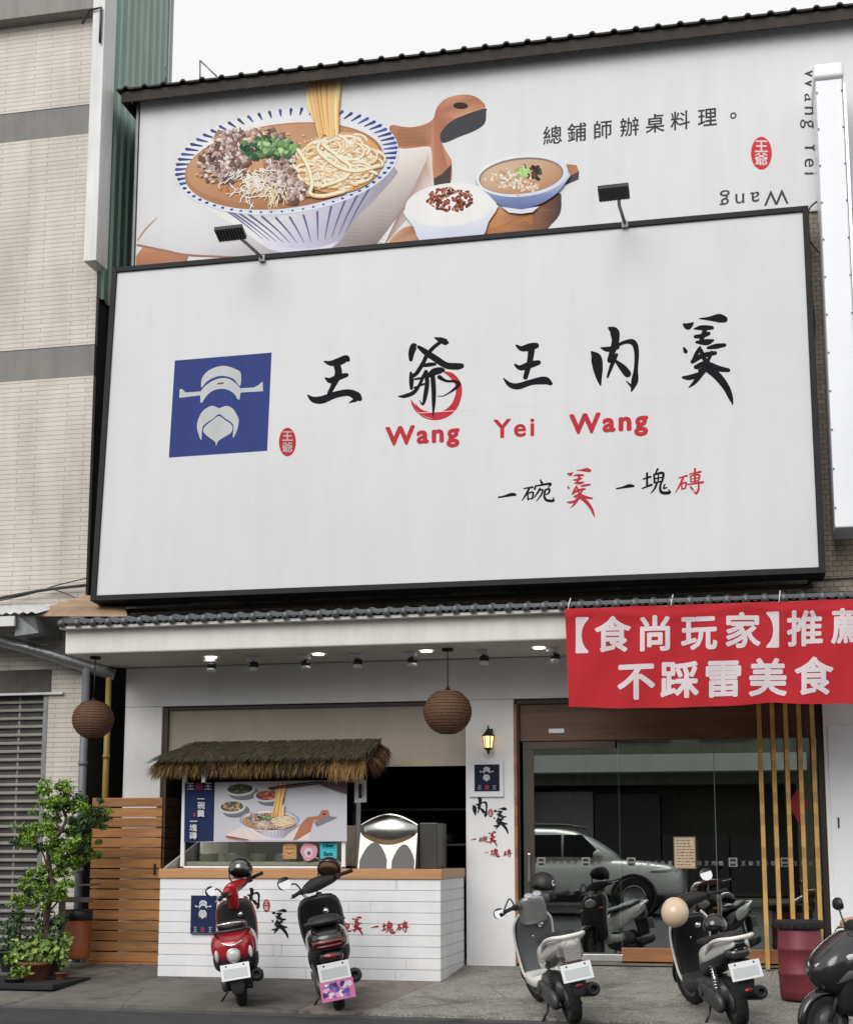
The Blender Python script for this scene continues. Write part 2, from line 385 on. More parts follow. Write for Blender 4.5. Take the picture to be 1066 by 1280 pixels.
class Print(MB):
    """M(x, y, h): drawing coordinates and height above the sheet in metres -> world point"""
    def __init__(s, M, step=.00003):
        super().__init__(); s.M, s.h, s.step, s.fine = M, 0.0, step, 0
    def up(s): s.h += s.step; return s.h
    def pg(s, pts, c, cs=None, smooth=0):
        if smooth:
            q = [(*p, *(cs[i][:3] if cs else c[:3])) for i, p in enumerate(pts)]; q = spline([q[-1]] + q + [q[0], q[1]], smooth)[smooth:-smooth - 1]
            pts = [p[:2] for p in q]; cs = [tuple(min(.9, max(0, v)) for v in p[2:5]) + (1,) for p in q]
        h = s.up(); s.poly([s.M(x, y, h) for x, y in pts], c=c, cs=cs)
    def ell(s, cx, cy, a, b, rot, c, n=48, c2=None, jit=0):
        """filled ellipse; c2 = colour at its lower right for a printed gradient"""
        h = s.up(); pts, cs = [], []
        ph = random.random() * 6
        for k in range(n):
            t = 2 * math.pi * k / n
            j = 1 + jit * math.sin(3 * t + ph) + jit * .6 * math.sin(5 * t + 2 * ph)
            x, y = a * j * math.cos(t), b * j * math.sin(t)
            pts.append(s.M(cx + x * math.cos(rot) - y * math.sin(rot), cy + x * math.sin(rot) + y * math.cos(rot), h))
            q = .5 + .35 * math.cos(t + rot) + .35 * math.sin(t + rot); q = min(1, max(0, q))
            cs.append(tuple(p + (r - p) * q for p, r in zip(c, c2)) if c2 else c)
        if c2:           # fan from a lighter middle
            m_ = s.M(cx - a * .15, cy - b * .15, h)
            s.add(pts + [m_], [(k, (k + 1) % n, n) for k in range(n)], cs=cs + [tuple(min(.9, p * 1.04) for p in c)])
        else: s.poly(pts, cs=cs)
    def ribbon(s, pts, c, n=6, capn=4):
        """brush stroke: (x, y, width) points, climbs a hair along its length so that it may cross itself"""
        P = spline(pts, n); h0 = s.up(); d = s.step * .9 / max(len(P), 1)
        L, Rr = [], []
        for i, (x, y, wd) in enumerate(P):
            a, b = P[max(i - 1, 0)], P[min(i + 1, len(P) - 1)]
            tx, ty = b[0] - a[0], b[1] - a[1]; q = math.hypot(tx, ty) or 1; tx, ty = tx / q, ty / q
            L.append((x - ty * wd / 2, y + tx * wd / 2)); Rr.append((x + ty * wd / 2, y - tx * wd / 2))
        vs = []
        for i in range(len(P)):
            vs += [s.M(*L[i], h0 + d * i), s.M(*Rr[i], h0 + d * i)]
        s.add(vs, [(2 * i, 2 * i + 1, 2 * i + 3, 2 * i + 2) for i in range(len(P) - 1)], c=c)
        for e, i in ((-1, 0), (1, len(P) - 1)):        # rounded ends
            x, y, wd = P[i]
            a, b = (P[0], P[1]) if i == 0 else (P[-2], P[-1])
            an = math.atan2(b[1] - a[1], b[0] - a[0]) + (math.pi if e < 0 else 0)
            arc = [(x + wd / 2 * math.cos(an + t), y + wd / 2 * math.sin(an + t)) for t in [(-.5 + k / capn) * math.pi for k in range(capn + 1)]]
            s.poly([s.M(px, py, h0 + d * i) for px, py in arc], c=c)
        s.h = h0 + s.step
    def text(s, t, T, c, bold=0, space=1.0, fit=None):
        """T maps em coordinates (x right, y up) into drawing coordinates; fit = text drawn in its own unit box"""
        vs, fs = text_geo(t, 0, space, s.fine)
        if not vs: return
        if fit:
            x0 = min(v[0] for v in vs); x1 = max(v[0] for v in vs); y0 = min(v[1] for v in vs); y1 = max(v[1] for v in vs)
            if fit == 'w': vs = [((x - x0) / (x1 - x0), y / (x1 - x0)) for x, y in vs]
            elif fit == 'c':
                q = max(x1 - x0, y1 - y0); vs = [((x - (x0 + x1) / 2) / q, (y - (y0 + y1) / 2) / q) for x, y in vs]
        e = bold * .8
        for dx, dy in ((0, 0), (e, 0), (-e, 0), (0, e), (0, -e), (.7 * e, .7 * e), (-.7 * e, .7 * e), (.7 * e, -.7 * e), (-.7 * e, -.7 * e)) if e else ((0, 0),):      # heavier letters: the glyph laid several times, slightly shifted
            h = s.up()
            s.add([s.M(*T(x + dx, y + dy), h) for x, y in vs], fs, c=c)
    def glyph(s, t, cx, cy, size, c, bold=.0, slant=0, em=True):
        if em: s.text(t, lambda x, y: (cx + (x - .5) * size, cy - (y - .38) * size + slant * (x - .5) * size), c, bold)
        else: s.text(t, lambda x, y: (cx + x * size, cy - y * size + slant * x * size), c, bold, fit='c')

# brush characters, traced stroke by stroke in two sketch spaces and normalised to their own boxes
WANG1 = [[(165,240,10),(200,250,30),(250,240,45),(290,222,40),(302,232,22)],[(235,255,40),(245,310,42),(215,380,30),(192,424,24)],
         [(170,335,10),(200,350,35),(250,330,35),(293,318,25)],[(68,435,8),(100,460,35),(150,462,45),(220,435,40),(300,420,40),(350,440,50),(368,455,32)],[(345,462,26),(305,480,3)]]
YE = [[(665,230,22),(668,190,36),(682,152,40),(690,145,22)],[(710,155,20),(750,185,35),(810,225,38),(870,262,38),(930,268,40),(958,265,32)],
      [(805,103,10),(838,115,32),(868,128,36),(876,130,20)],[(850,118,20),(800,155,22),(760,200,24),(735,250,24),(700,305,24),(672,332,14)],
      [(730,266,15),(770,258,25),(805,255,18)],[(665,305,15),(668,350,28),(668,396,18)],[(660,325,8),(705,300,14)],
      [(595,442,8),(630,440,22),(680,420,24),(712,380,18),(735,330,20),(750,305,22)],[(752,300,26),(759,360,26),(750,430,26),(735,488,14),(715,465,4)],
      [(688,342,12),(730,335,14)],[(684,392,10),(740,370,13)],[(768,322,25),(800,300,42),(838,290,36),(852,289,22)],
      [(790,310,28),(797,400,28),(797,480,22),(793,560,4)],[(830,330,26),(870,352,16),(920,355,16),(943,372,22),(910,405,14),(880,425,8),(850,440,6),(820,440,4)]]
RING = [[(855,300,8),(900,320,30),(938,370,36),(942,430,36),(915,500,42),(860,546,44),(800,553,38),(740,538,28),(690,500,14),(665,462,5)],
        [(667,480,4),(700,530,9),(760,570,8),(830,574,9),(890,552,4)],[(690,480,3),(720,520,8),(760,545,5)]]
WANG2 = [[(118,172,8),(140,185,20),(175,178,28),(200,172,22)],[(180,190,26),(175,230,22),(165,270,20),(155,305,18)],
         [(112,252,8),(135,265,20),(175,252,26),(210,243,18)],[(65,310,5),(90,335,18),(125,342,24),(180,325,22),(235,318,30),(260,330,16)]]
ROU = [[(505,100,12),(525,115,35),(530,150,28),(520,190,24),(505,235,18)],[(470,182,6),(500,188,20),(540,180,14)],
       [(432,200,10),(450,225,40),(457,270,36),(462,310,20),(468,338,5)],[(525,178,12),(570,158,14),(605,160,22),(618,200,18),(615,270,16),(610,320,26),(597,362,6)],[(600,345,12),(575,320,3)],
       [(535,210,12),(520,240,16),(497,304,8)],[(530,235,10),(560,265,26),(580,290,28)]]
GENG = [[(880,60,4),(920,60,14),(960,58,30),(983,63,24)],[(815,85,10),(832,92,24),(852,79,8)],[(858,102,5),(890,98,18),(932,98,14)],
        [(862,135,12),(890,132,16),(918,122,14)],[(905,100,16),(895,130,16),(885,155,14)],[(868,158,10),(910,158,22),(937,150,8)],
        [(915,182,10),(950,175,18),(985,170,12)],[(815,183,8),(822,197,15)],[(882,180,10),(868,205,14),(850,240,10)],[(850,240,14),(890,215,18),(945,203,14)],
        [(885,192,14),(898,222,15),(908,248,16)],[(930,200,12),(915,235,12)],[(865,262,16),(905,250,22),(960,268,20),(1000,275,14)],[(880,275,12),(930,272,14)],
        [(915,250,22),(885,290,20),(860,325,14),(835,347,3)],[(812,305,10),(840,305,18),(885,290,16)],[(905,265,22),(950,295,28),(990,345,24),(1010,390,16),(1018,418,3)]]
WAN = [[(163,150,5),(205,143,9)],[(190,147,8),(175,175,9),(155,206,3)],[(182,172,6),(183,201,7)],[(183,172,6),(206,167,8),(203,196,7)],[(184,198,6),(203,195,6)],
       [(240,110,6),(248,126,11)],[(219,134,5),(214,152,9)],[(220,138,6),(285,127,10),(277,143,5)],[(238,148,7),(228,168,8),(211,191,4)],[(235,158,6),(251,155,7),(243,180,7),(221,208,3)],
       [(262,155,6),(281,152,9),(277,172,7),(263,176,4)],[(262,157,8),(258,185,9),(269,203,11),(299,205,11),(298,190,3)]]
KUAI = [[(712,106,6),(746,95,9)],[(730,79,9),(730,140,9)],[(707,149,5),(751,132,10)],[(779,60,9),(767,82,5)],[(762,85,8),(764,123,8)],[(762,86,7),(803,78,11),(800,116,8)],[(766,104,6),(798,98,6)],
        [(766,122,6),(798,116,7)],[(782,85,6),(781,120,6)],[(776,122,9),(765,150,8),(747,171,3)],[(795,120,9),(790,150,10),(800,168,13),(833,168,12),(829,154,4)],[(812,130,6),(806,148,7),(821,145,6)]]
ZHUAN = [[(876,101,5),(913,90,8)],[(897,95,8),(885,125,8),(861,167,3)],[(888,128,6),(890,153,6)],[(888,128,6),(909,122,8),(906,149,6)],[(890,151,5),(906,148,6)],[(925,83,5),(976,72,8)],[(950,58,8),(950,125,8)],
         [(930,92,6),(931,119,6)],[(930,92,5),(969,86,8),(966,113,6)],[(931,106,4),(966,100,5)],[(931,119,5),(966,113,5)],[(917,131,5),(987,120,9)],[(966,112,6),(967,150,8),(955,172,8),(944,160,3)],[(929,140,6),(939,153,9)]]
def brush(P, strokes, T, c, kw=1):
    """T maps sketch coordinates to drawing coordinates and returns (x, y); stroke widths follow its scale"""
    k = kw * abs(T(1000, 0)[0] - T(0, 0)[0]) / 1000
    for st in strokes:
        P.ribbon([(*T(x, y), wd * k) for x, y, wd in st], c)
def boxT(strokes, x0, x1, yc, slant=0):
    xs = [p[0] for s in strokes for p in s]; ys = [p[1] for s in strokes for p in s]
    k = (x1 - x0) / (max(xs) - min(xs)); xm, ym = min(xs), (min(ys) + max(ys)) / 2
    return lambda x, y: (x0 + (x - xm) * k, yc + (y - ym) * k + slant * (x - xm) * k)
DOME = [(.294,.30),(.29,.215),(.34,.143),(.44,.10),(.535,.10),(.63,.137),(.69,.185),(.69,.317),(.63,.249),(.575,.216),(.49,.196),(.41,.21),(.34,.247)]
BRIM = [(.067,.302),(.094,.30),(.13,.34),(.285,.34),(.335,.283),(.42,.235),(.5,.22),(.583,.24),(.65,.292),(.695,.34),(.835,.342),(.885,.318),(.92,.288),(.93,.387),(.70,.383),(.69,.457),
        (.67,.449),(.632,.39),(.56,.343),(.49,.33),(.405,.345),(.34,.402),(.31,.457),(.29,.455),(.285,.38),(.07,.389)]
BRIM = BRIM[:3] + spline(BRIM[3:10], 4) + BRIM[10:16] + spline(BRIM[16:23], 4) + BRIM[23:]
BEARD = [(.487,.526),(.563,.51),(.633,.55),(.69,.65),(.69,.72),(.673,.79),(.643,.84),(.645,.733),(.625,.69),(.555,.637),(.487,.588),(.427,.633),(.35,.68),(.325,.727),(.32,.84),(.29,.78),(.27,.71),(.275,.635),(.315,.55),(.385,.503),(.437,.503)]
DROP = [(.487,.607),(.553,.654),(.622,.706),(.635,.757),(.612,.795),(.53,.84),(.49,.873),(.476,.914),(.463,.871),(.41,.828),(.355,.782),(.335,.74),(.36,.694),(.42,.65)]
def logo(P, T, c, slot=None):
    for pts in (DOME, BRIM, BEARD, DROP): P.pg([T(u, v) for u, v in pts], c, smooth=0 if pts is BRIM else 4)
    if slot: P.pg([T(u, v) for u, v in ((.455,.268),(.52,.263),(.52,.279),(.455,.284))], slot)
def bil(q):      # unit square -> quad (tl, tr, br, bl)
    (x0,y0),(x1,y1),(x2,y2),(x3,y3) = q
    return lambda u, v: ((1-v)*((1-u)*x0+u*x1)+v*((1-u)*x3+u*x2), (1-v)*((1-u)*y0+u*y1)+v*((1-u)*y3+u*y2))
def seal(P, cx, cy, rx, ry, red, white):
    P.ell(cx, cy, rx, ry, 0, red, 32)
    P.glyph('王', cx, cy - ry * .42, rx * 1.2, white, .03, em=False); P.glyph('爺', cx, cy + ry * .36, rx * 1.2, white, .02, em=False)

INK = col(30, 32, 38); INKR = col(200, 60, 70, 1.3); NAVY = col(62, 76, 138, 1.3); PAPER = (.76, .77, .79, 1)

# ================================================================== THE SETTING: road, pavement
ASPH = ground_mat('asphalt', (.033, .034, .037, 1), (.05, .051, .054, 1), .25, 240, .8, bump=.5)
CONC = ground_mat('old_concrete', (.10, .094, .085, 1), (.17, .16, .145, 1), .12, 160, .85)
PINKC = ground_mat('pinkish_concrete', (.18, .15, .135, 1), (.25, .215, .195, 1), .1, 180, .85)
AGGR = ground_mat('exposed_aggregate', (.20, .195, .18, 1), (.31, .30, .275, 1), .45, 75, .85, bump=.8)
CURB = ground_mat('gutter_concrete', (.06, .06, .06, 1), (.10, .10, .098, 1), .15, 150, .85)
def sheet(name, pts, m, thick=.25):
    b = MB(); n = len(pts)
    b.add([*pts, *[(x, y, z - thick) for x, y, z in pts]], [tuple(range(n)), tuple(reversed(range(n, 2 * n)))] + [(i, (i + 1) % n, n + (i + 1) % n, n + i) for i in range(n)])
    return struct(b.build(name, m, None, (0, 0, 0)))
def edgeY(x): return -3.42 - .045 * (x + 7.5)
ZE = gz(-3.6)
def strip(name, xa0, xa1, xb0, xb1, m):        # apron slab between X (at the front edge) and X (at the wall)
    pts = [(xa0, edgeY(xa0), gz(edgeY(xa0))), (xa1, edgeY(xa1), gz(edgeY(xa1))), (xb1, .3, Z0), (xb0, .3, Z0)]
    return sheet(name, pts, m)
strip('pavement', -40, -4.62, -40, -4.42, CONC)
strip('pavement', -4.612, -3.92, -4.412, -3.40, PINKC)
strip('pavement', -3.912, 40, -3.392, 40, AGGR)
sheet('gutter', [(-40, edgeY(-40) - .22, -.372), (40, edgeY(40) - .22, -.372), (40, edgeY(40) + .02, -.372), (-40, edgeY(-40) + .02, -.372)], CURB, .2)
sheet('road', [(-300, -300, -.39), (300, -300, -.39), (300, edgeY(300) - .1, -.378), (-300, edgeY(-300) - .1, -.378)], ASPH, .3)
sheet('ground', [(-300, -.3 , -.43), (300, -.3, -.43), (300, 300, -.43), (-300, 300, -.43)], CONC, .3)

# ================================================================== THE SHOP BUILDING
TILEB = brick_mat('beige_wall_tiles', (.30, .25, .19, 1), (.38, .32, .25, 1), (.13, .11, .09, 1), .105, .065, .006, dirt=.4)
BROWNH = wood_mat('brown_header_board', (.10, .046, .022, 1), (.15, .07, .034, 1), .5, (1, 8, 14))
BROWNR = wood_mat('brown_base_rail', (.27, .105, .036, 1), (.36, .15, .055, 1), .5, (1.5, 8, 10))
ROOFD = mat('dark_roof_sheet', (.016, .015, .014, 1), .7, var=.3, vscale=4)
FASCD = mat('weathered_fascia', (.035, .027, .022, 1), .8, var=.35, vscale=5, stain=.4)
EAVET = mat('grey_glazed_tile', (.085, .095, .105, 1), .38, var=.25, vscale=5, bump=.1)
SHUT = mat('beige_shutter', (.36, .32, .25, 1), .6, var=.06, vscale=3, stain=.1)
GREYW = mat('grey_side_wall', (.12, .12, .115, 1), .85, var=.3, vscale=1, stain=.4)

shop = thing('shop_building', 'two storey noodle shop with white ground floor and dark sheet roof between the neighbours', 'building', (-3.2, 0, Z0))
b = MB(); b.box(-8.26, 4, 0, .2, 3.735, 11.98); b.build('upper_wall', TILEB, shop)
b = MB(); b.box(-8.2, 4, 0, .2, 3.2, 3.73); b.build('lintel_wall', WHITE, shop, bevel=.006)
for x0, x1 in ((-8.2, -7.667), (-3.52, -2.897), (.905, 4)):
    b = MB(); b.box(x0, x1, .0, .22, -.4, 3.197); b.build('pillar', WHITE, shop, bevel=.008)
b = MB(); b.box(-8.26, -8.2, .21, 9, -.3, 11.8); b.build('side_wall', GREYW, shop)
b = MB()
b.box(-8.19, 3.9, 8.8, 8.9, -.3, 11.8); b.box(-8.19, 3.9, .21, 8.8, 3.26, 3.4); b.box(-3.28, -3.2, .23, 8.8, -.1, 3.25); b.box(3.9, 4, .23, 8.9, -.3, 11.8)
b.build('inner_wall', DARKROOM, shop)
b = MB(); b.box(-8.19, 3.9, .1, 8.8, -.11, -.06); b.build('inner_floor', mat('floor_tiles', (.16, .15, .14, 1), .35, var=.2), shop)
# recessed access panel in the right pillar
b = MB(); b.box(.955, 1.6, -.012, 0, .15, 2.79); b.build('access_panel', WHITEBOX, shop, bevel=.004)
b = MB(); b.box(1.03, 1.05, -.022, -.012, 1.55, 1.68); b.build('panel_latch', DGREY, shop)
# sheet roof with ridges, fascia board below its edge
b = MB(); prof = []
x = -8.52
while x < 4.2:
    prof += [(x, 0), (x + .09, 0), (x + .115, .03), (x + .14, .036), (x + .165, .03), (x + .19, 0)]; x += .29
vs, fs = [], []
for y, dz in ((-.28, .085), (9.2, .62)):
    for px_, pz in prof: vs.append((px_, y, 11.985 + dz + pz))
    for px_, pz in prof: vs.append((px_, y, 11.96 + dz + pz))
n = len(prof)
for i in range(n - 1): fs += [(i, i + 1, 2 * n + i + 1, 2 * n + i), (n + i, 3 * n + i, 3 * n + i + 1, n + i + 1), (i, n + i, n + i + 1, i + 1)]
b.add(vs, fs); rf = b.build('roof', ROOFD, shop)
b = MB(); b.box(-8.46, 4.2, -.23, -.19, 11.88, 12.04); b.box(-8.415, 4.2, -.188, .2, 11.99, 12.035)
b.box(-8.46, -8.42, -.188, 9, 11.88, 12.035); b.build('fascia', FASCD, shop, bevel=.004)
b = MB()
b.box(-8.3, -8.288, -.235, -.215, 11.845, 11.88); hk = b.build('eave_hook', FASCD, shop)
for i in range(1, 38):        # small hooks under the eave
    c = hk.copy(); COL.objects.link(c); c.parent = shop; c.location = hk.location + Vector((i * .29, 0, 0))
b = MB(); b.box(-8.3, -8.265, -.05, .1, 4, 11.98); b.build('corner_trim', mat('galvanised_trim', (.2, .2, .2, 1), .5, .4, var=.2), shop)

# canopy: fascia, soffit, tile eave, downlights
can = MB()
can.box(-8.38, 4, -1.5, -1.44, 3.73, 4.07); can.box(-8.38, 4, -1.44, -.002, 3.735, 3.80); can.box(-8.38, -8.33, -1.44, -.2, 3.80, 4.02)
canopy = can.build('canopy', WHITE2, shop, bevel=.03, seg=3)
b = MB()
prof = []; xx = -8.42; pitch = .21
while xx < 4:
    for k in range(9):
        a = math.pi * (1 - k / 8); prof.append((xx + .058 + .058 * math.cos(a), .03 + .06 * math.sin(a)))
    for k in range(1, 4): prof.append((xx + .116 + (pitch - .116) * k / 4, .03 - .022 * math.sin(math.pi * k / 4)))
    xx += pitch
vs, fs = [], []; rows = [(-1.66, 0), (-1.5, .032), (-.9, .07), (-.05, .12)]
for y, dz in rows:
    for px_, pz in prof: vs.append((px_, y, 4.075 + dz + pz))
n = len(prof)
for r_ in range(len(rows) - 1):
    for i in range(n - 1): fs.append((r_ * n + i, r_ * n + i + 1, (r_ + 1) * n + i + 1, (r_ + 1) * n + i))
b.add(vs, fs, 0, True)
xx = -8.42
while xx < 4:              # round end tiles and the drip pieces between them
    b.lathe([(0, -.04), (.036, -.02), (.046, -.015), (.051, 0), (.051, .12)], (xx + .058, -1.665, 4.102), (0, 1, .28), 16)
    b.obox((xx + .058 + pitch / 2, -1.655, 4.125), (.07, 0, 0), (0, .012, 0), (0, 0, .022))
    xx += pitch
b.build('tile_eave', EAVET, canopy, fixn=False)
b = MB(); b.box(-8.40, 4, -1.62, -1.5, 4.04, 4.075); b.build('eave_board', WHITE2, canopy)
LAMPW = mat('lit_downlight', (1, .95, .85, 1), .5, emit=5, emitc=(1, .93, .8, 1))
for x in (-6.67, -5.24, -3.85, -2.44):
    b = MB(); b.lathe([(0, 0), (.075, 0), (.075, .004)], (x, -.85, 3.726), (0, 0, 1), 24)
    d = b.build('downlight', LAMPW, canopy)
    b = MB(); b.lathe([(.078, -.004), (.094, -.004), (.094, .004), (.078, .004)], (x, -.85, 3.724), (0, 0, 1), 24, close=True); b.build('downlight_ring', WHITEBOX, d)
# ceiling spotlights
names = ['first', 'second', 'third', 'fourth', 'fifth', 'sixth', 'seventh']
for i, x in enumerate((-6.70, -6.13, -5.44, -4.76, -4.06, -3.15, -2.27)):
    t = thing('spotlight', f'{names[i]} from the left of the seven small black and white spotlights under the canopy', 'spotlight', (x, -.75, 3.73), 'spotlights under the canopy')
    b = MB(); b.box(x - .09, x + .065, -.82, -.70, 3.680, 3.733); b.build('mount', WHITEBOX, t, bevel=.006)
    b = MB(); b.tube([(x, -.75, 3.70), (x + .005, -.77, 3.665)], .012, 8); b.lathe([(0, 0), (.05, 0), (.058, -.012), (.058, -.07), (0, -.07)], (x + .02, -.79, 3.655), (0, .12, 1), 20); b.build('lamp_body', BLACK, t)
    b = MB(); b.lathe([(.0, -.10), (.03, -.112), (.056, -.105), (.0595, -.0705), (0, -.0705)], (x + .02, -.79, 3.655), (0, .12, 1), 20); b.build('lamp_rim', WHITEBOX, t)

# serving hatch: shutter, frame
b = MB()
b.box(-7.66, -3.525, .10, .13, 2.38, 3.19)
b.box(-7.66, -3.525, .09, .14, 2.36, 2.40)
b.build('roller_shutter', SHUT, shop, bevel=.003)
b = MB(); b.box(-7.664, -7.60, .04, .16, 1.1, 3.19); b.box(-7.60, -3.524, .06, .098, 3.15, 3.192); b.build('shutter_rail', mat('brown_metal', (.05, .035, .025, 1), .5), shop)
# dining front: header, door, window
GLASS = glass_mat('shop_glass', (.80, .86, .84, 1), .27)
GLASSC = glass_mat('case_glass', (.9, .93, .92, 1), .08)
b = MB(); b.box(-2.89, .9, .08, .2, 2.66, 3.19); b.build('header', BROWNH, shop, bevel=.006)
b = MB(); b.box(-2.89, .9, .05, .08, 3.13, 3.19); b.box(-2.893, -2.83, .03, .2, -.08, 3.13); b.box(.83, .9, .05, .2, -.1, 3.13); b.build('dark_frame', mat('dark_bronze', (.03, .022, .018, 1), .45, .3), shop, bevel=.004)
b = MB(); b.box(-2.894, -2.86, -.012, .03, -.1, 3.13); b.build('brown_jamb', BROWNR, shop)
door = MB()
door.box(-2.80, -1.62, .10, .14, 2.56, 2.655); door.box(-2.80, -2.66, .10, .14, .02, 2.56); door.box(-2.66, -1.62, .10, .14, -.05, .035)
door = door.build('sliding_door', mat('door_frame', (.07, .055, .045, 1), .4, .4, var=.1), shop, bevel=.004)
b = MB(); b.box(-2.659, -1.58, .112, .124, .036, 2.559); b.build('door_pane', GLASS, door)
b = MB(); b.box(-2.75, -2.71, .07, .098, .9, 1.25); b.build('door_handle', STEEL, door, bevel=.008)
b = MB(); b.box(-2.655, -1.58, .09, .145, -.06, .02); b.build('door_sill', ALU, door, bevel=.004)
win = MB(); win.box(-1.585, .825, .16, .20, .10, 2.655)
b = MB(); b.box(-1.6, .825, .10, .2, -.085, .10); win = b.build('shop_window', BROWNR, shop, bevel=.005)
b = MB(); b.box(-1.595, .825, .15, .162, .102, 2.658); b.build('window_pane', GLASS, win)
b = MB(); b.box(-1.605, -1.585, .145, .168, .102, 2.658); b.box(-.42, -.412, .146, .166, .102, 2.658); b.build('pane_joint', mat('joint_silicone', (.15, .19, .18, 1), .3), win)
# stickers on the glass
WT = col(150, 152, 150)
P = Print(lambda x, y, h: (x, .108 - h, y)); P2 = Print(lambda x, y, h: (x, .147 - h, y))
def stick_row(P, xs, x_end):
    for i, x in enumerate(xs):
        z = 1.145
        P.pg([(x - .052, z - .055), (x + .052, z - .055), (x + .052, z + .055), (x - .052, z + .055)], WT)
        DK = col(60, 60, 62)
        P.pg([(x - .04, z + .005), (x + .04, z + .005), (x + .03, z + .04), (x - .03, z + .04)], DK)
        P.pg([(x - .035, z - .045), (x + .035, z - .045), (x + .035, z - .015), (x - .035, z - .015)], DK)
        for k, ch in enumerate('王爺王肉羹'):
            xx = x + .125 + k * .088
            if xx < x_end: P.text(ch, lambda a, c, xx=xx: (xx + (a - .5) * .062, z - .012 + (c - .38) * .062), WT, .0)
stick_row(P, (-2.58, -2.02), -1.64); stick_row(P2, (-1.46, -.84, -.22, .40), .82)
P.build('window_lettering', PRINT, door, fixn=False); P2.build('window_lettering', PRINT, win, fixn=False)
# small white sensor box on the header
tag(MB().box(-2.46, -2.26, .055, .078, 2.755, 2.815).build('door_sensor', WHITEBOX, bevel=.01), 'small white door sensor on the brown header above the sliding glass door', 'sensor')

# upright wooden slats before the window
t = thing('slat_screen', 'five upright yellowish wooden slats standing in front of the shop window', 'slat screen', (.46, -.08, Z0))
SLAT = wood_mat('yellow_slat_wood', (.42, .24, .06, 1), (.54, .33, .10, 1), .5, (10, 10, 1.2))
for i in range(5):
    x = .15 + i * .157
    b = MB(); b.box(x - .026, x + .026, -.11, -.055, Z0 + .002, 3.19); b.build('slat', SLAT, t, bevel=.004)

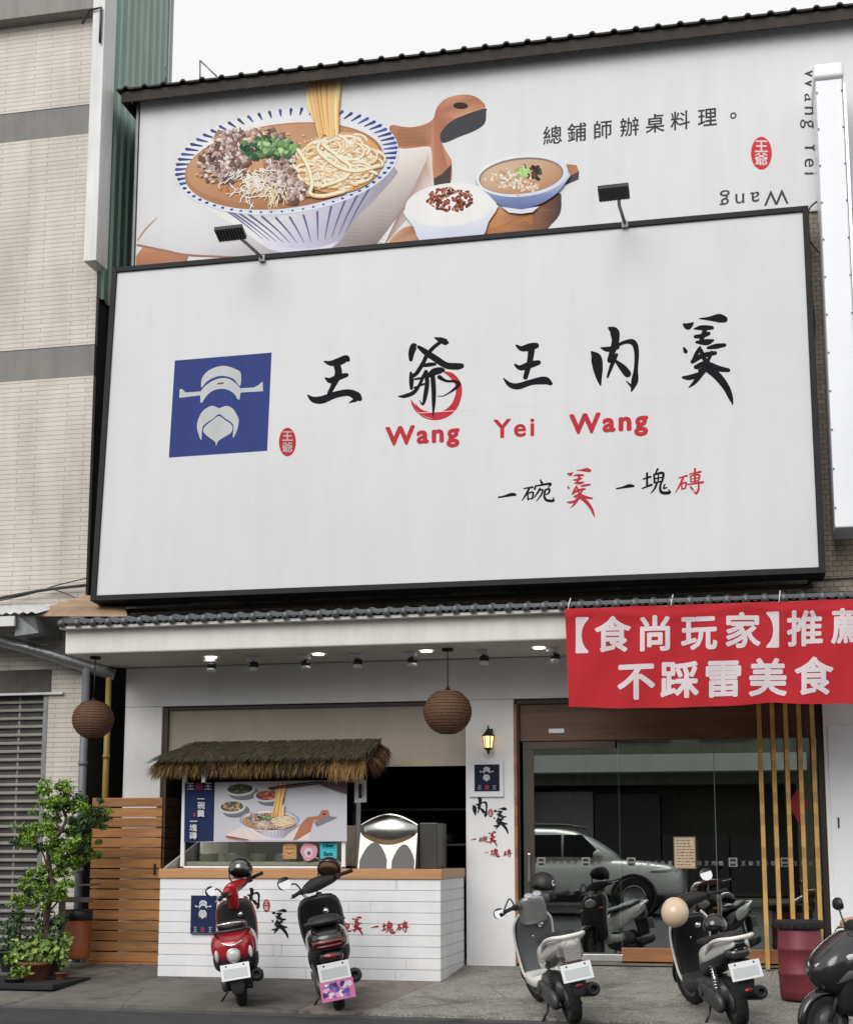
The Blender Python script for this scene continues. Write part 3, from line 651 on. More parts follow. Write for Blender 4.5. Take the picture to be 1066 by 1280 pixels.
# ================================================================== UPPER POSTER
PY = -.031
poster = MB(); poster.box(-8.25, 4, -.03, -.002, 9.40, 11.985, c=PAPER)
P = Print(lambda x, y, h: at(x, y, PY - h), .000008)
def W(a, k=1.25): return col(*a, k)
def noodle_bowl(P, scale=1.0, rich=True):
    """bowl of noodle soup, drawn in the photograph's own layout"""
    c6 = R(-7)
    body = [(226,232),(262,262),(300,285),(325,304),(345,314),(378,318),(408,313),(428,298),(447,270),(472,245),(493,208),(360,240)]
    n = len(body)
    P.pg(body, W((190,190,205)), cs=[W((214,214,226)) if i < 4 else W((196,194,212)) if i < 7 else W((150,146,160)) for i in range(n)], smooth=3)
    for k in range(13):          # blue strokes on the outside of the bowl
        t = -1 + 2 * k / 12
        x0, y0 = 366 + 104 * t - 4, 268 - 34 * t * t - 9 * t
        x1, y1 = 380 + 52 * t, 303 - 9 * t * t - 4 * t
        P.ribbon([(x0, y0 + 3, 3.0), ((x0 * .45 + x1 * .55), (y0 + y1) / 2 + 2, 1.9), (x1, y1, .7)], W((92,94,126)), 3, 2)
    P.pg([(327,303),(345,313),(378,318),(408,313),(424,301),(400,309),(372,311),(348,308)], W((200,198,222)), cs=None)
    P.ell(358, 201, 141, 65, c6, W((214,220,238)), 72, W((196,202,226)))
    for k in range(64):          # rim strokes
        a = 2 * math.pi * k / 64
        f = lambda r: (358 + 141 * r * math.cos(a) * math.cos(c6) - 65 * r * math.sin(a) * math.sin(c6), 201 + 141 * r * math.cos(a) * math.sin(c6) + 65 * r * math.sin(a) * math.cos(c6))
        back = math.sin(a) < .25
        (x0, y0), (x1, y1) = f(.985), f(.87 if back else .955)
        P.ribbon([(x0, y0, 4.2 if back else 3.4), (x1, y1, 1.6 if back else 3.2)], W((58,66,120) if k % 3 else (70,84,150)), 2, 2)
    P.ell(355, 207, 125, 53, c6, W((168,126,96)), 64, W((150,104,72)))
    P.ell(353, 204, 120, 48, c6, W((182,142,110)), 64, W((158,110,76)))
    for k in range(5): P.ribbon([(358 + (141 - k * .35) * math.cos(a_) * math.cos(c6) - (65 - k * .3) * math.sin(a_) * math.sin(c6), 201 + (141 - k * .35) * math.cos(a_) * math.sin(c6) + (65 - k * .3) * math.sin(a_) * math.cos(c6), 1.1) for a_ in [.05 + k * .01 + j * .1 for j in range(31)]], W((176 + k * 8, 184 + k * 8, 214 + k * 4)), 2, 2)
    rnd = random.Random(5)
    def blobs(cx, cy, rx, ry, n, cols, r0, r1):
        for _ in range(n):
            a, q = rnd.random() * 6.283, math.sqrt(rnd.random())
            c = rnd.choice(cols); k = .85 + .3 * rnd.random()
            P.ell(cx + rx * q * math.cos(a), cy + ry * q * math.sin(a), rnd.uniform(r0, r1), rnd.uniform(r0, r1) * .75, rnd.random() * 3, W(tuple(v * k for v in c)), 14, W(tuple(v * k * .72 for v in c)), .12)
    if rich:
        blobs(312, 216, 66, 24, 60, [(196,140,96),(176,120,78)], 2, 6)
        # meat heaps
        for cx, cy, rx, ry, n in ((277,203,30,24,190),(312,172,46,14,120),(292,187,30,16,90),(356,214,30,22,160),(366,236,24,14,80)):
            blobs(cx, cy + 4, rx, ry, n // 3, [(118,90,80),(104,78,68)], 3.5, 6.5)
            blobs(cx, cy, rx, ry, n, [(190,166,160),(160,132,124),(204,182,174),(132,104,96),(172,144,136),(214,196,188)], 1.6, 4.2)
        # greens
        blobs(335, 186, 32, 13, 60, [(60,92,60),(86,120,78),(46,76,52)], 3, 7); blobs(348, 183, 26, 10, 60, [(128,160,108),(152,182,128),(104,140,92)], 2, 5)
        # pale shreds of ginger
        for _ in range(150):
            x, y = rnd.gauss(318, 15), rnd.gauss(225, 11); a = rnd.random() * 3.14; l = rnd.uniform(5, 15)
            P.ribbon([(x, y, 1.1), (x + l * .5 * math.cos(a) + rnd.uniform(-3, 3), y + l * .5 * math.sin(a), 1.4), (x + l * math.cos(a), y + l * math.sin(a), .8)], W(rnd.choice([(226,214,196),(208,190,164),(236,228,214)])), 3, 2)
        for _ in range(40):
            x, y = rnd.uniform(335, 358), rnd.uniform(228, 254); P.ribbon([(x, y, 1.2), (x + rnd.uniform(-6, 6), y + rnd.uniform(6, 12), .7)], W((222,200,168)), 2, 2)
    # noodles
    NC = [(236,216,182),(226,200,160),(242,228,202),(214,180,134),(232,208,170)]
    P.ell(424, 203, 54, 38, c6, W((206,166,118)), 48, W((186,138,90)))
    for i in range(260):
        q = math.sqrt(rnd.random()); a = rnd.random() * 6.283
        cx, cy = 424 + 40 * q * math.cos(a), 202 + 27 * q * math.sin(a)
        rx = rnd.uniform(6, 24); ry = rx * rnd.uniform(.35, .65); a0 = rnd.random() * 6.283; sp_ = rnd.uniform(1.0, 2.6); ro = rnd.uniform(-.6, .3); pts = []
        for k in range(6):
            t_ = a0 + sp_ * k / 5; x, y = rx * math.cos(t_), ry * math.sin(t_)
            pts.append((cx + x * math.cos(ro) - y * math.sin(ro), cy + x * math.sin(ro) + y * math.cos(ro)))
        if any(((x - 422) / 60) ** 2 + ((y - 203) / 43) ** 2 > 1 for x, y in pts): continue
        w0 = rnd.uniform(2.0, 3.0)
        P.ribbon([(x, y + .9, w0 + .7) for x, y in pts], W((204,162,116)), 3, 2)
        P.ribbon([(x, y, w0) for x, y in pts], W(rnd.choice(NC)), 3, 2)
        P.ribbon([(x - .2, y - .35, w0 * .35) for x, y in pts], W((246,234,212)), 3, 2)
    for pts in ([(372,186),(384,206),(390,228),(388,241),(404,244),(430,238)],[(404,180),(424,196),(438,208),(430,222),(402,232)],[(400,176),(398,188),(420,206),(444,213),(474,206)]):
        P.ribbon([(x, y + 1.1, 4.8) for x, y in pts], W((188,140,94)), 6, 3)
        P.ribbon([(x, y, 3.6) for x, y in pts], W((240,222,190)), 6, 3)
    for _ in range(90 if rich else 0):     # oil and wet glints
        a, q = rnd.random() * 6.283, math.sqrt(rnd.uniform(.25, .98)); x, y = 354 + 114 * q * math.cos(a), 206 + 46 * q * math.sin(a)
        if q > .8: P.ell(x, y, rnd.uniform(1, 3), rnd.uniform(.6, 1.4), -.1, W(rnd.choice([(206,168,134),(190,146,108),(222,192,160)])), 10)
        else: P.ell(x, y, rnd.uniform(.5, 1.1), rnd.uniform(.4, .8), 0, W((236,222,206)), 8)
    # the lifted strand
    P.pg([(383,104),(427,100),(424,140),(424,165),(414,172),(400,165),(392,150),(383,132)], W((206,164,104)), cs=[W((226,196,140)),W((190,142,84)),W((184,132,74)),W((192,140,84)),W((222,184,124)),W((216,172,108)),W((214,170,100)),W((232,206,150))])
    for i in range(16):
        x0 = 384 + i * 2.75; xm = 390 + i * 2.1; x1 = 398 + i * 1.6
        P.ribbon([(x0, 104.5 - i * .25, 2.2), (xm, 134, 2.0), (x1, 160 + rnd.uniform(0, 14), 1.6)], W(rnd.choice([(226,188,136),(208,164,108),(238,214,172),(194,146,92),(218,178,124)])), 5, 2)
if True:
    z4 = lambda x, y: (360 + x / 4.1, 90 + y / 4.1); z3 = lambda x, y: (480 + x / 4.1, 160 + y / 4.1)
    WD = [(158,108,84),(176,124,96),(190,140,112),(166,112,86)]
    # cloth under the bowl with its folds
    P.pg([(170,302),(236,318),(330,322),(470,306),(520,240),(541,188),(534,182),(500,186),(240,268)], W((205,203,206)), cs=[W((200,200,204)),W((196,196,200)),W((170,165,168)),W((120,108,108)),W((160,148,146)),W((206,198,194)),W((214,210,208)),W((212,210,212)),W((206,206,210))])
    # upper cutting board
    brd = [z4(*p) for p in ((520,275),(620,282),(700,265),(745,235),(760,185),(800,140),(860,118),(930,115),(985,140),(1008,185),(900,220),(830,255),(785,310),(790,365),(820,420),(838,460),(830,570),(745,580),(738,440),(730,385),(700,380),(560,385))]
    P.pg(brd, W((170,120,92)), cs=[W(WD[i % 4]) for i in range(len(brd))], smooth=4)
    for k in range(14):
        yy = 285 + k * 7; P.ribbon([z4(560, yy) + (1,), z4(680, yy - 6) + (1.2,), z4(735, yy - 30 + k) + (.6,)], W((150 - k % 3 * 12,98,72)), 4, 2)
    P.pg([z4(*p) for p in ((1008,185),(1015,205),(1008,260),(960,298),(880,330),(800,362),(780,340),(785,305),(830,255),(900,220))], W((62,62,68)), smooth=4)
    P.pg([z4(*p) for p in ((745,545),(790,520),(837,470),(830,570),(750,580))], W((70,62,62)))
    P.ell(*z4(884, 171), 9.2, 4.2, .05, W((50,38,34)), 24)
    # napkin's right flap
    P.pg([z4(*p) for p in ((728,385),(748,575),(690,615),(640,690),(600,760),(500,880),(490,890),(560,740),(640,600),(700,470))], W((196,182,178)), cs=[W((214,202,196)),W((206,196,192)),W((200,186,182)),W((196,182,176)),W((176,160,154)),W((150,134,130)),W((120,104,102)),W((140,124,122)),W((160,140,136)),W((170,140,128))])
    for k in range(9): P.ribbon([z4(330 - k * 6, 700 + k * 20) + (.8,), z4(470 - k * 8, 705 + k * 20) + (1.0,), z4(560 - k * 10, 715 + k * 20) + (.5,)], W((176 - k * 6,168 - k * 6,166 - k * 6)), 4, 2)
    # lower board
    lb = [z3(*p) for p in ((30,605),(45,555),(110,505),(200,500),(480,470),(560,410),(640,400),(880,330),(908,372),(900,440),(855,495),(790,535),(480,566),(215,592))]
    P.pg(lb, W((170,118,80)), cs=[W((176,134,106)),W((190,150,120)),W((184,142,112)),W((150,104,74)),W((196,140,98)),W((204,146,100)),W((168,110,72)),W((96,66,56)),W((64,52,52)),W((70,56,54)),W((92,66,58)),W((120,80,60)),W((186,130,88)),W((176,128,96))], smooth=3)
    for k in range(10): P.ribbon([z3(480 + k * 14, 560 - k * 6) + (1.2,), z3(600 + k * 10, 500 - k * 4) + (1.6,), z3(760, 440 + k * 6) + (.6,)], W((150 + k % 3 * 16, 100 + k % 3 * 12, 66)), 4, 2)
    P.pg([z3(*p) for p in ((935,183),(985,188),(999,220),(930,262))], W((166,116,84))); P.pg([z3(*p) for p in ((999,220),(996,262),(928,292),(930,255))], W((76,62,60)))
    # left corner of the lower board
    P.pg([(170,334),(170,320),(178,309),(206,312),(236,319),(232,331)], W((168,118,92)), cs=[W((150,104,80)),W((172,120,92)),W((188,136,106)),W((170,120,92)),W((150,106,84)),W((160,116,92))])
    P.ribbon([(172,300,1.6),(182,286,2.4),(196,272,.8)], W((176,140,126))); P.ribbon([(172,306,3),(206,313,3),(240,319,3),(330,322,1.5)], W((150,112,98)))
    noodle_bowl(P)
    # white rice bowl with braised pork
    P.pg([z3(*p) for p in ((108,415),(150,505),(215,592),(480,566),(535,480),(574,385),(340,420))], W((208,212,224)), cs=[W((222,224,232)),W((204,208,222)),W((186,192,212)),W((182,186,206)),W((200,204,218)),W((224,226,234)),W((216,220,230))], smooth=4)
    P.ell(*z3(341, 392), 57, 27, R(-5), W((226,226,230)), 56, W((212,212,216))); P.ell(*z3(341, 393), 52, 24, R(-5), W((228,228,228)), 48, W((218,216,214)))
    rnd = random.Random(11)
    for i in range(190):
        a, q = rnd.random() * 6.283, math.sqrt(rnd.random()); c = rnd.choice([(128,62,52),(100,44,38),(160,86,64),(186,122,86),(84,36,34),(142,72,60)])
        P.ell(z3(338, 0)[0] + 29 * q * math.cos(a), z3(0, 376)[1] + 15 * q * math.sin(a) - 3, rnd.uniform(1.2, 3), rnd.uniform(1, 2.2), rnd.random() * 3, W(c), 10, W(tuple(v * .7 for v in c)), .1)
    # blue soup bowl
    P.pg([z3(*p) for p in ((470,262),(540,345),(580,385),(620,405),(700,415),(780,395),(850,360),(905,310),(946,225),(700,300))], W((120,134,170)), cs=[W((150,160,190)),W((120,132,170)),W((104,118,160)),W((96,108,150)),W((90,104,148)),W((98,110,152)),W((110,124,164)),W((128,142,178)),W((190,198,216)),W((160,170,196))], smooth=3)
    P.pg([z3(*p) for p in ((600,402),(640,432),(700,438),(760,430),(795,400),(700,416))], W((206,204,216)))
    P.ell(*z3(708, 243), 57.5, 26, R(-6), W((214,220,234)), 56, W((190,198,222))); P.ell(*z3(702, 243), 53, 22.5, R(-6), W((122,112,112)), 48, W((140,110,90))); P.ell(*z3(702, 247), 51, 21, R(-6), W((190,164,140)), 48, W((168,124,90)))
    for i in range(150):
        x, y = z3(rnd.gauss(650, 55), rnd.gauss(265, 28)); 
        if ((x - 651) / 46) ** 2 + ((y - 220) / 17) ** 2 < 1: P.ell(x, y, rnd.uniform(1, 3), rnd.uniform(.8, 1.8), rnd.random() * 3, W(rnd.choice([(214,196,178),(188,160,134),(232,222,212),(172,136,110)])), 10)
    for i in range(24): P.ell(*z3(rnd.gauss(775, 22), rnd.gauss(225, 26)), rnd.uniform(2, 4.5), rnd.uniform(1.5, 3), rnd.random() * 3, W(rnd.choice([(62,48,44),(84,66,58),(46,38,36)])), 12)
    for i in range(20): P.ell(*z3(rnd.gauss(705, 14), rnd.gauss(225, 13)), rnd.uniform(1.6, 3.4), rnd.uniform(1.2, 2.4), rnd.random() * 3, W(rnd.choice([(150,190,112),(128,170,94),(176,206,140)])), 12)
    for i in range(18): P.ell(*z3(rnd.gauss(745, 30), rnd.gauss(300, 14)), rnd.uniform(2, 4), rnd.uniform(1.3, 2.4), rnd.random() * 3, W(rnd.choice([(214,190,176),(196,166,150)])), 12)
# lettering on the poster
P.step = .00003; P.h = .0004
DKT = col(58, 58, 62, 1.1)
for ch, x, y in zip('總鋪師辦桌料理', (690.5, 721, 753, 786.7, 818.6, 850, 884), (168.5, 165, 161.7, 158, 153.5, 150, 146)): P.glyph(ch, x, y, 25, DKT, .012, -.1)
P.glyph('。', 924, 136, 25, DKT, .01, -.1)
seal(P, 951.5, 191, 13, 20.5, col(190, 56, 66, 1.25), col(226, 214, 214))
Lt = col(70, 70, 76, 1.1)
P.text('Wang', lambda x, y: (985.5 - x * 88, 235.5 + y * 25 + x * 8.5), Lt, 0, 1.25, 'w') if False else P.text('Wang', lambda x, y: (985.5 - x * 29.5, 235.5 + y * 27 + x * 2.9), Lt, .0, 1.35)
P.text('Wang Yei', lambda x, y: (1005.5 + y * 25, 84 + x * 26), Lt, .0, 1.35)
poster.v += P.v; base = len(poster.f); off = len(poster.v) - len(P.v)
poster.f += [[i + off for i in f] for f in P.f]; poster.m += P.m; poster.s += P.s; poster.c += P.c
tag(poster.build('food_poster', PRINT, fixn=False), 'wide white wall poster under the roof printed with bowls of noodles and dark lettering', 'poster')

# ================================================================== BIG WHITE SIGNBOARD
SP = Vector((0, -.8, 4.6)); SN = Vector((0, -4.6, .3)).normalized(); SU = Vector((0, .3, 4.6)).normalized()
def sg(px, py, h=0): return atp(px, py, SP + SN * h, SN)
t = thing('shop_signboard', 'huge white signboard in a black frame with black brush lettering above the canopy', 'signboard', (-3.7, -.65, 4.55))
X0, X1, HT = -8.30, .895, 4.60
def sp(x, v, h): return Vector((x, 0, 0)) + Vector((0, SP.y, SP.z)) + SU * v + SN * h
b = MB()
q = [sp(X0, 0, 0), sp(X1, 0, 0), sp(X1, HT, 0), sp(X0, HT, 0)]
nx, nz = 36, 18      # the sheet is not perfectly flat: it sags a few millimetres between its battens
rnd = random.Random(3)
dz = [[0 if i in (0, nx) or j in (0, nz) else 0 for i in range(nx + 1)] for j in range(nz + 1)]
vs = [sp(X0 + (X1 - X0) * i / nx, HT * j / nz, dz[j][i]) for j in range(nz + 1) for i in range(nx + 1)]
b.add(vs, [(j * (nx + 1) + i, j * (nx + 1) + i + 1, (j + 1) * (nx + 1) + i + 1, (j + 1) * (nx + 1) + i) for j in range(nz) for i in range(nx)], 0, True)
b.build('sign_sheet', mat('sign_sheet_white', (.565, .57, .59, 1), .5, var=.05, vscale=.5, stain=.05), t, fixn=False)
b = MB()
b.obox(sp(-2.4, 2.26, .0004), (3.25, 0, 0), SU * .004, SN * .0004)
b.build('sheet_seam', mat('sign_sheet_white', (.66, .67, .70, 1)), t)
b = MB()
def bar(x0, x1, v0, v1, h0, h1):
    c = sp((x0 + x1) / 2, (v0 + v1) / 2, (h0 + h1) / 2); b.obox(c, (abs(x1 - x0) / 2, 0, 0), SU * ((v1 - v0) / 2), SN * ((h1 - h0) / 2))
FWD = .075
bar(X0 - FWD, X0, -FWD, HT + FWD, -.30, .03); bar(X1, X1 + FWD, -FWD, HT + FWD, -.30, .03)
bar(X0, X1, -FWD, 0, -.30, .03); bar(X0, X1, HT, HT + FWD, -.30, .03)
bar(X0, X1, 0, HT, -.298, -.27)
b.build('frame', BLACKFR, t, bevel=.006)
b = MB()
for x in (-8.2, -6.4, -4.6, -2.8, -1.0, .8):       # steel brackets back to the wall, under and behind the board
    b.tube([(x, -.55, 4.50), (x, -.02, 4.50)], .025, 8); b.tube([(x, -.5, 4.52), (x, -.02, 5.0)], .02, 8); b.tube([(x, -.2, 9.0), (x, -.02, 9.0)], .025, 8)
    b.tube([(x, -.55, 4.49), (x + .9, -.03, 4.60)], .016, 8)
b.tube([(-8.25, -.3, 4.47), (.85, -.3, 4.47)], .03, 8)
b.build('bracket_frame', mat('rusty_steel', (.035, .025, .02, 1), .8, var=.4, vscale=12), t)
P = Print(lambda x, y, h: sg(x, y, .0006 + h), .00003)
P.pg([(218.5, 450.5), (339.5, 440.5), (334, 563.5), (211, 572)], NAVY)
logo(P, bil(((218.5, 450.5), (339.5, 440.5), (334, 563.5), (211, 572))), col(214, 218, 226, 1.2), col(96, 96, 84))
P.build('emblem', PRINTS, t, fixn=False)
P = Print(lambda x, y, h: sg(x, y, .0006 + h), .00003)
seal(P, 359.3, 552.5, 10.6, 18, col(196, 58, 72, 1.25), col(222, 212, 216))
P.build('seal', PRINTS, t, fixn=False)
P = Print(lambda x, y, h: sg(x, y, .0006 + h), .00003)
k4 = lambda x, y: (370 + x / 4.635, 400 + y / 4.635); k5 = lambda x, y: (610 + x / 3.331, 380 + y / 3.331)
brush(P, RING, k4, INKR); brush(P, WANG1, k4, INK); brush(P, YE, k4, INK); brush(P, WANG2, k5, INK, 1.12); brush(P, ROU, k5, INK, 1.12); brush(P, GENG, k5, INK, 1.2)
for s_, x0, x1, y0 in (('Wang', 482.8, 573, 556.2), ('Yei', 617.3, 667, 547.2), ('Wang', 712.6, 808.6, 541.8)):
    P.text(s_, lambda x, y: (x0 + x * (x1 - x0), y0 - y * (x1 - x0) * .95 - x * (x1 - x0) * .065), INKR, .018, 1.22, 'w')
P.build('main_lettering', PRINTS, t, fixn=False)
P = Print(lambda x, y, h: sg(x, y, .0006 + h), .00003)
k6 = lambda x, y: (610 + x / 3.676, 570 + y / 3.676)
def dash(P, T, c): P.ribbon([(*T(0, .1), T(.1, 0)[0] - T(0, 0)[0]), (*T(.3, .05), 1.2 * (T(.1, 0)[0] - T(0, 0)[0])), (*T(.75, -.06), 2.2 * (T(.1, 0)[0] - T(0, 0)[0])), (*T(1, -.05), 1.4 * (T(.1, 0)[0] - T(0, 0)[0]))], c)
dash(P, lambda x, y: k6(48 + x * 78, 182 + y * 78), INK); dash(P, lambda x, y: k6(590 + x * 78, 142 + y * 78), INK)
brush(P, WAN, k6, INK, 1.15); brush(P, KUAI, k6, INK, 1.15); brush(P, ZHUAN, k6, INKR, 1.2)
brush(P, GENG, boxT(GENG, *[k6(x, 0)[0] for x in (364, 488)], k6(0, 172)[1]), INKR)
P.build('slogan_lettering', PRINTS, t, fixn=False)

# two floodlights on arms over the sign
for lab, px, py, bx_, by_ in (('black floodlight on an arm over the left part of the big sign', 288, 291, 328, 322), ('black floodlight on an arm over the right part of the big sign', 767, 240, 781, 279)):
    A = at(bx_, by_, -.52); H = at(px, py, -1.25)
    t = thing('floodlight', lab, 'floodlight', A, 'floodlights over the signboard')
    b = MB(); b.tube([A, A + (H - A) * .5 + Vector((0, 0, .03)), H + Vector((.05, .03, 0))], .022, 8); b.box(A.x - .04, A.x + .04, A.y - .03, A.y + .03, A.z - .06, A.z + .03); b.build('arm', STEELD, t)
    b = MB(); hx = Vector((1, 0, .02)).normalized(); hy = Vector((0, -.9, .35)).normalized(); hz = hx.cross(hy)
    b.obox(H, hx * .19, hy * .11, hz * .03)
    for k in range(9): b.obox(H + hx * (-.16 + k * .04) + hz * .04, hx * .006, hy * .1, hz * .015)
    b.build('lamp_head', BLACK, t, bevel=.008)
    b = MB(); b.obox(H - hz * .034, hx * .17, hy * .09, hz * .003); b.build('lamp_lens', mat('lamp_lens', (.5, .5, .48, 1), .2), t)

# projecting box sign at the right
t = thing('projecting_sign', 'tall narrow white box sign projecting from the wall at the right edge', 'sign', (1.25, -.5, 5.0))
b = MB(); b.box(1.10, 1.42, -.85, -.15, 5.06, 10.75)
for k in range(7):
    a0, a1 = math.pi * k / 14, math.pi * (k + 1) / 14
b.build('sign_box', WHITEBOX, t, bevel=.02, seg=3)
b = MB(); b.box(1.075, 1.445, -.89, -.11, 10.752, 10.96); b.build('sign_cap', mat('cap_white', (.8, .8, .8, 1), .3), t, bevel=.05, seg=4)
b = MB(); b.lathe([(0, 0), (.012, 0), (.012, .006)], (1.112, -.852, 5.3), (0, -1, 0), 8); rv = b.build('rivet', STEELD, t)
for k in range(12):
    for x in (0, .296):
        if k or x: c = rv.copy(); COL.objects.link(c); c.parent = t; c.location = rv.location + Vector((x, 0, k * .48))
b = MB(); b.box(1.425, 1.47, -.8, -.2, 5.1, 10.7); b.build('side_rail', ALU, t, bevel=.006)
b = MB()
for z in (6.0, 8.0, 10.0): b.box(1.2, 1.3, -.14, -.03, z, z + .08)
b.build('wall_bracket', STEELD, t)

# cables by the right end of the sign and at the left
def cable(lab, pts, r, Y, m=BLACK, cat='cable'):
    b = MB(); P3 = spline([tuple(at(x, y, Y)) for x, y in pts], 6); b.tube(P3, r, 6); tag(b.build('cable', m), lab, cat)
cable('black loose cable curling beside the right end of the big signboard', [(1022, 251), (1012, 260), (1008, 280), (1012, 300), (1026, 318)], .012, -.12)
cable('thin black cable hanging lower down beside the big signboard', [(1009, 330), (1013, 360), (1018, 400), (1017, 420)], .008, -.10)
cable('thick black cable across the tiled wall above the plywood awning', [(-10, 750), (20, 744), (60, 737), (112, 731)], .022, -.32)
cable('thin grey cable rising towards the left end of the signboard', [(-5, 752), (40, 742), (70, 732), (112, 722)], .008, -.30)
cable('thin slack cable drooping below the thick one on the tiled wall', [(60, 735), (85, 743), (112, 757)], .007, -.28)

# ================================================================== RED BANNER
RED = col(184, 46, 54, 1.05); BW = col(212, 200, 205, 1.15)
def wr(x, z):      # soft folds in the cloth
    return .024 * math.sin(6.1 * x + 2.2 * z) * (.4 + .6 * (4.06 - z)) + .011 * math.sin(9.5 * x - 6 * z + 1) + .014 * math.exp(-((z - 4.03 + .09 * abs(math.sin(1.9 * x))) / .05) ** 2)
def bp(x, z, h=0): return Vector((x, -1.70 - wr(x, z) - h, z))
b = MB(); nx, nz = 110, 40
vs = [bp(-2.015 + 3.6 * i / nx + .03 * (1 - j / nz), 2.915 + (1.145) * j / nz - .03 * (1 - j / nz) * abs(math.sin(i * .045)) + .004 * math.sin(i * .3)) for j in range(nz + 1) for i in range(nx + 1)]
b.add(vs, [(j * (nx + 1) + i, j * (nx + 1) + i + 1, (j + 1) * (nx + 1) + i + 1, (j + 1) * (nx + 1) + i) for j in range(nz) for i in range(nx)], 0, True, RED)
P = Print(lambda x, y, h: (lambda p: bp(p.x, p.z, .003 + h))(at(x, y, -1.70)), .00003); P.fine = .09
for ch, x, y in zip('【食尚玩家】推薦', (713, 765.5, 818.5, 873.5, 928, 980, 1006, 1061), (793.5, 792, 791, 789, 787, 786, 784.5, 782)):
    P.glyph(ch, x, y + 1, 46, BW, .034, -.025)
for ch, x, y in zip('不踩雷美食', (795, 849.5, 904, 959.5, 1017), (850, 848.5, 847, 846, 844)): P.glyph(ch, x, y + 1, 49, BW, .036, -.022)
off = len(b.v); b.v += P.v; b.f += [[i + off for i in f] for f in P.f]; b.m += P.m; b.s += P.s; b.c += P.c
banner = tag(b.build('red_banner', CLOTH, fixn=False), 'long red cloth banner with white lettering hung across the right part of the canopy', 'banner')
b = MB()
for x in (-1.98, -.8, .4, 1.5): b.tube([(x, -1.71, 4.05), (x + .01, -1.70, 4.12), (x + .02, -1.6, 4.2)], .006, 6)
b.build('tie_cord', WHITECLOTH, banner)

# ================================================================== HANGING WOVEN LAMPS, WALL LANTERN, PLAQUE, PILLAR LETTERING
def weave_mat():
    m = mat('woven_rattan', (.20, .11, .05, 1), .75); t = m.node_tree; p = t.nodes['Principled BSDF']
    tc = t.nodes.new('ShaderNodeTexCoord'); mp = t.nodes.new('ShaderNodeMapping'); mp.inputs['Scale'].default_value = (1, 1, 1); t.links.new(tc.outputs['Object'], mp.inputs[0])
    wv = t.nodes.new('ShaderNodeTexWave'); wv.bands_direction = 'Z'; wv.inputs['Scale'].default_value = 22; wv.inputs['Distortion'].default_value = 3; wv.inputs['Detail'].default_value = 3; wv.inputs['Detail Scale'].default_value = 4
    n = t.nodes.new('ShaderNodeTexNoise'); n.inputs['Scale'].default_value = 35; n.inputs['Detail'].default_value = 4
    t.links.new(mp.outputs[0], wv.inputs['Vector']); t.links.new(mp.outputs[0], n.inputs['Vector'])
    mu = t.nodes.new('ShaderNodeMath'); mu.operation = 'MULTIPLY'; t.links.new(wv.outputs['Fac'], mu.inputs[0]); t.links.new(n.outputs['Fac'], mu.inputs[1])
    rp = t.nodes.new('ShaderNodeValToRGB'); rp.color_ramp.elements[0].color = (.045, .02, .009, 1); rp.color_ramp.elements[1].color = (.22, .105, .05, 1); rp.color_ramp.elements[1].position = .6
    t.links.new(mu.outputs[0], rp.inputs[0]); t.links.new(rp.outputs[0], p.inputs['Base Color'])
    b = t.nodes.new('ShaderNodeBump'); b.inputs['Strength'].default_value = .8; b.inputs['Distance'].default_value = .006; t.links.new(mu.outputs[0], b.inputs['Height']); t.links.new(b.outputs[0], p.inputs['Normal'])
    return m
RATTAN = weave_mat()
def woven_lamp(lab, C, r, top, sq=.94):
    t = thing('woven_lamp', lab, 'pendant lamp', (C[0], C[1], C[2] - r), 'woven ball lamps')
    b = MB(); prof = []
    for i in range(17):
        a = R(168) - R(146) * i / 16; prof.append((r * math.sin(a), r * sq * math.cos(a)))
    b.lathe(prof, C, (0, 0, 1), 40)
    for i in range(1, 18):            # raised weave hoops
        a = R(168) - R(146) * i / 18; b.lathe([((r + .004) * math.sin(a) + dr, (r + .004) * sq * math.cos(a) + dh) for dr, dh in ((0, .004), (.004, 0), (0, -.004))], C, (0, 0, 1), 40)
    s = b.build('lamp_shade', RATTAN, t, loc=C, fixn=False)
    b = MB(); b.tube([(C[0], C[1], C[2] + r * .9), (C[0], C[1], top)], .007, 8); b.lathe([(0, 0), (.07, 0), (.075, -.03), (0, -.035)], (C[0], C[1], top), (0, 0, 1), 20)
    b.lathe([(.06, r * .88), (.03, r * .97), (.012, r * 1.06), (0, r * 1.08)], C, (0, 0, 1), 16); b.build('cord', BLACK, t)
woven_lamp('brown woven ball lamp hanging in front of the white pillar on a thin rod', Vector((-3.55, -1.0, 2.955)), .292, 3.73)
woven_lamp('brown woven ball lamp hanging under the left end of the canopy', Vector((-8.10, -1.2, 2.93)), .262, 3.73)

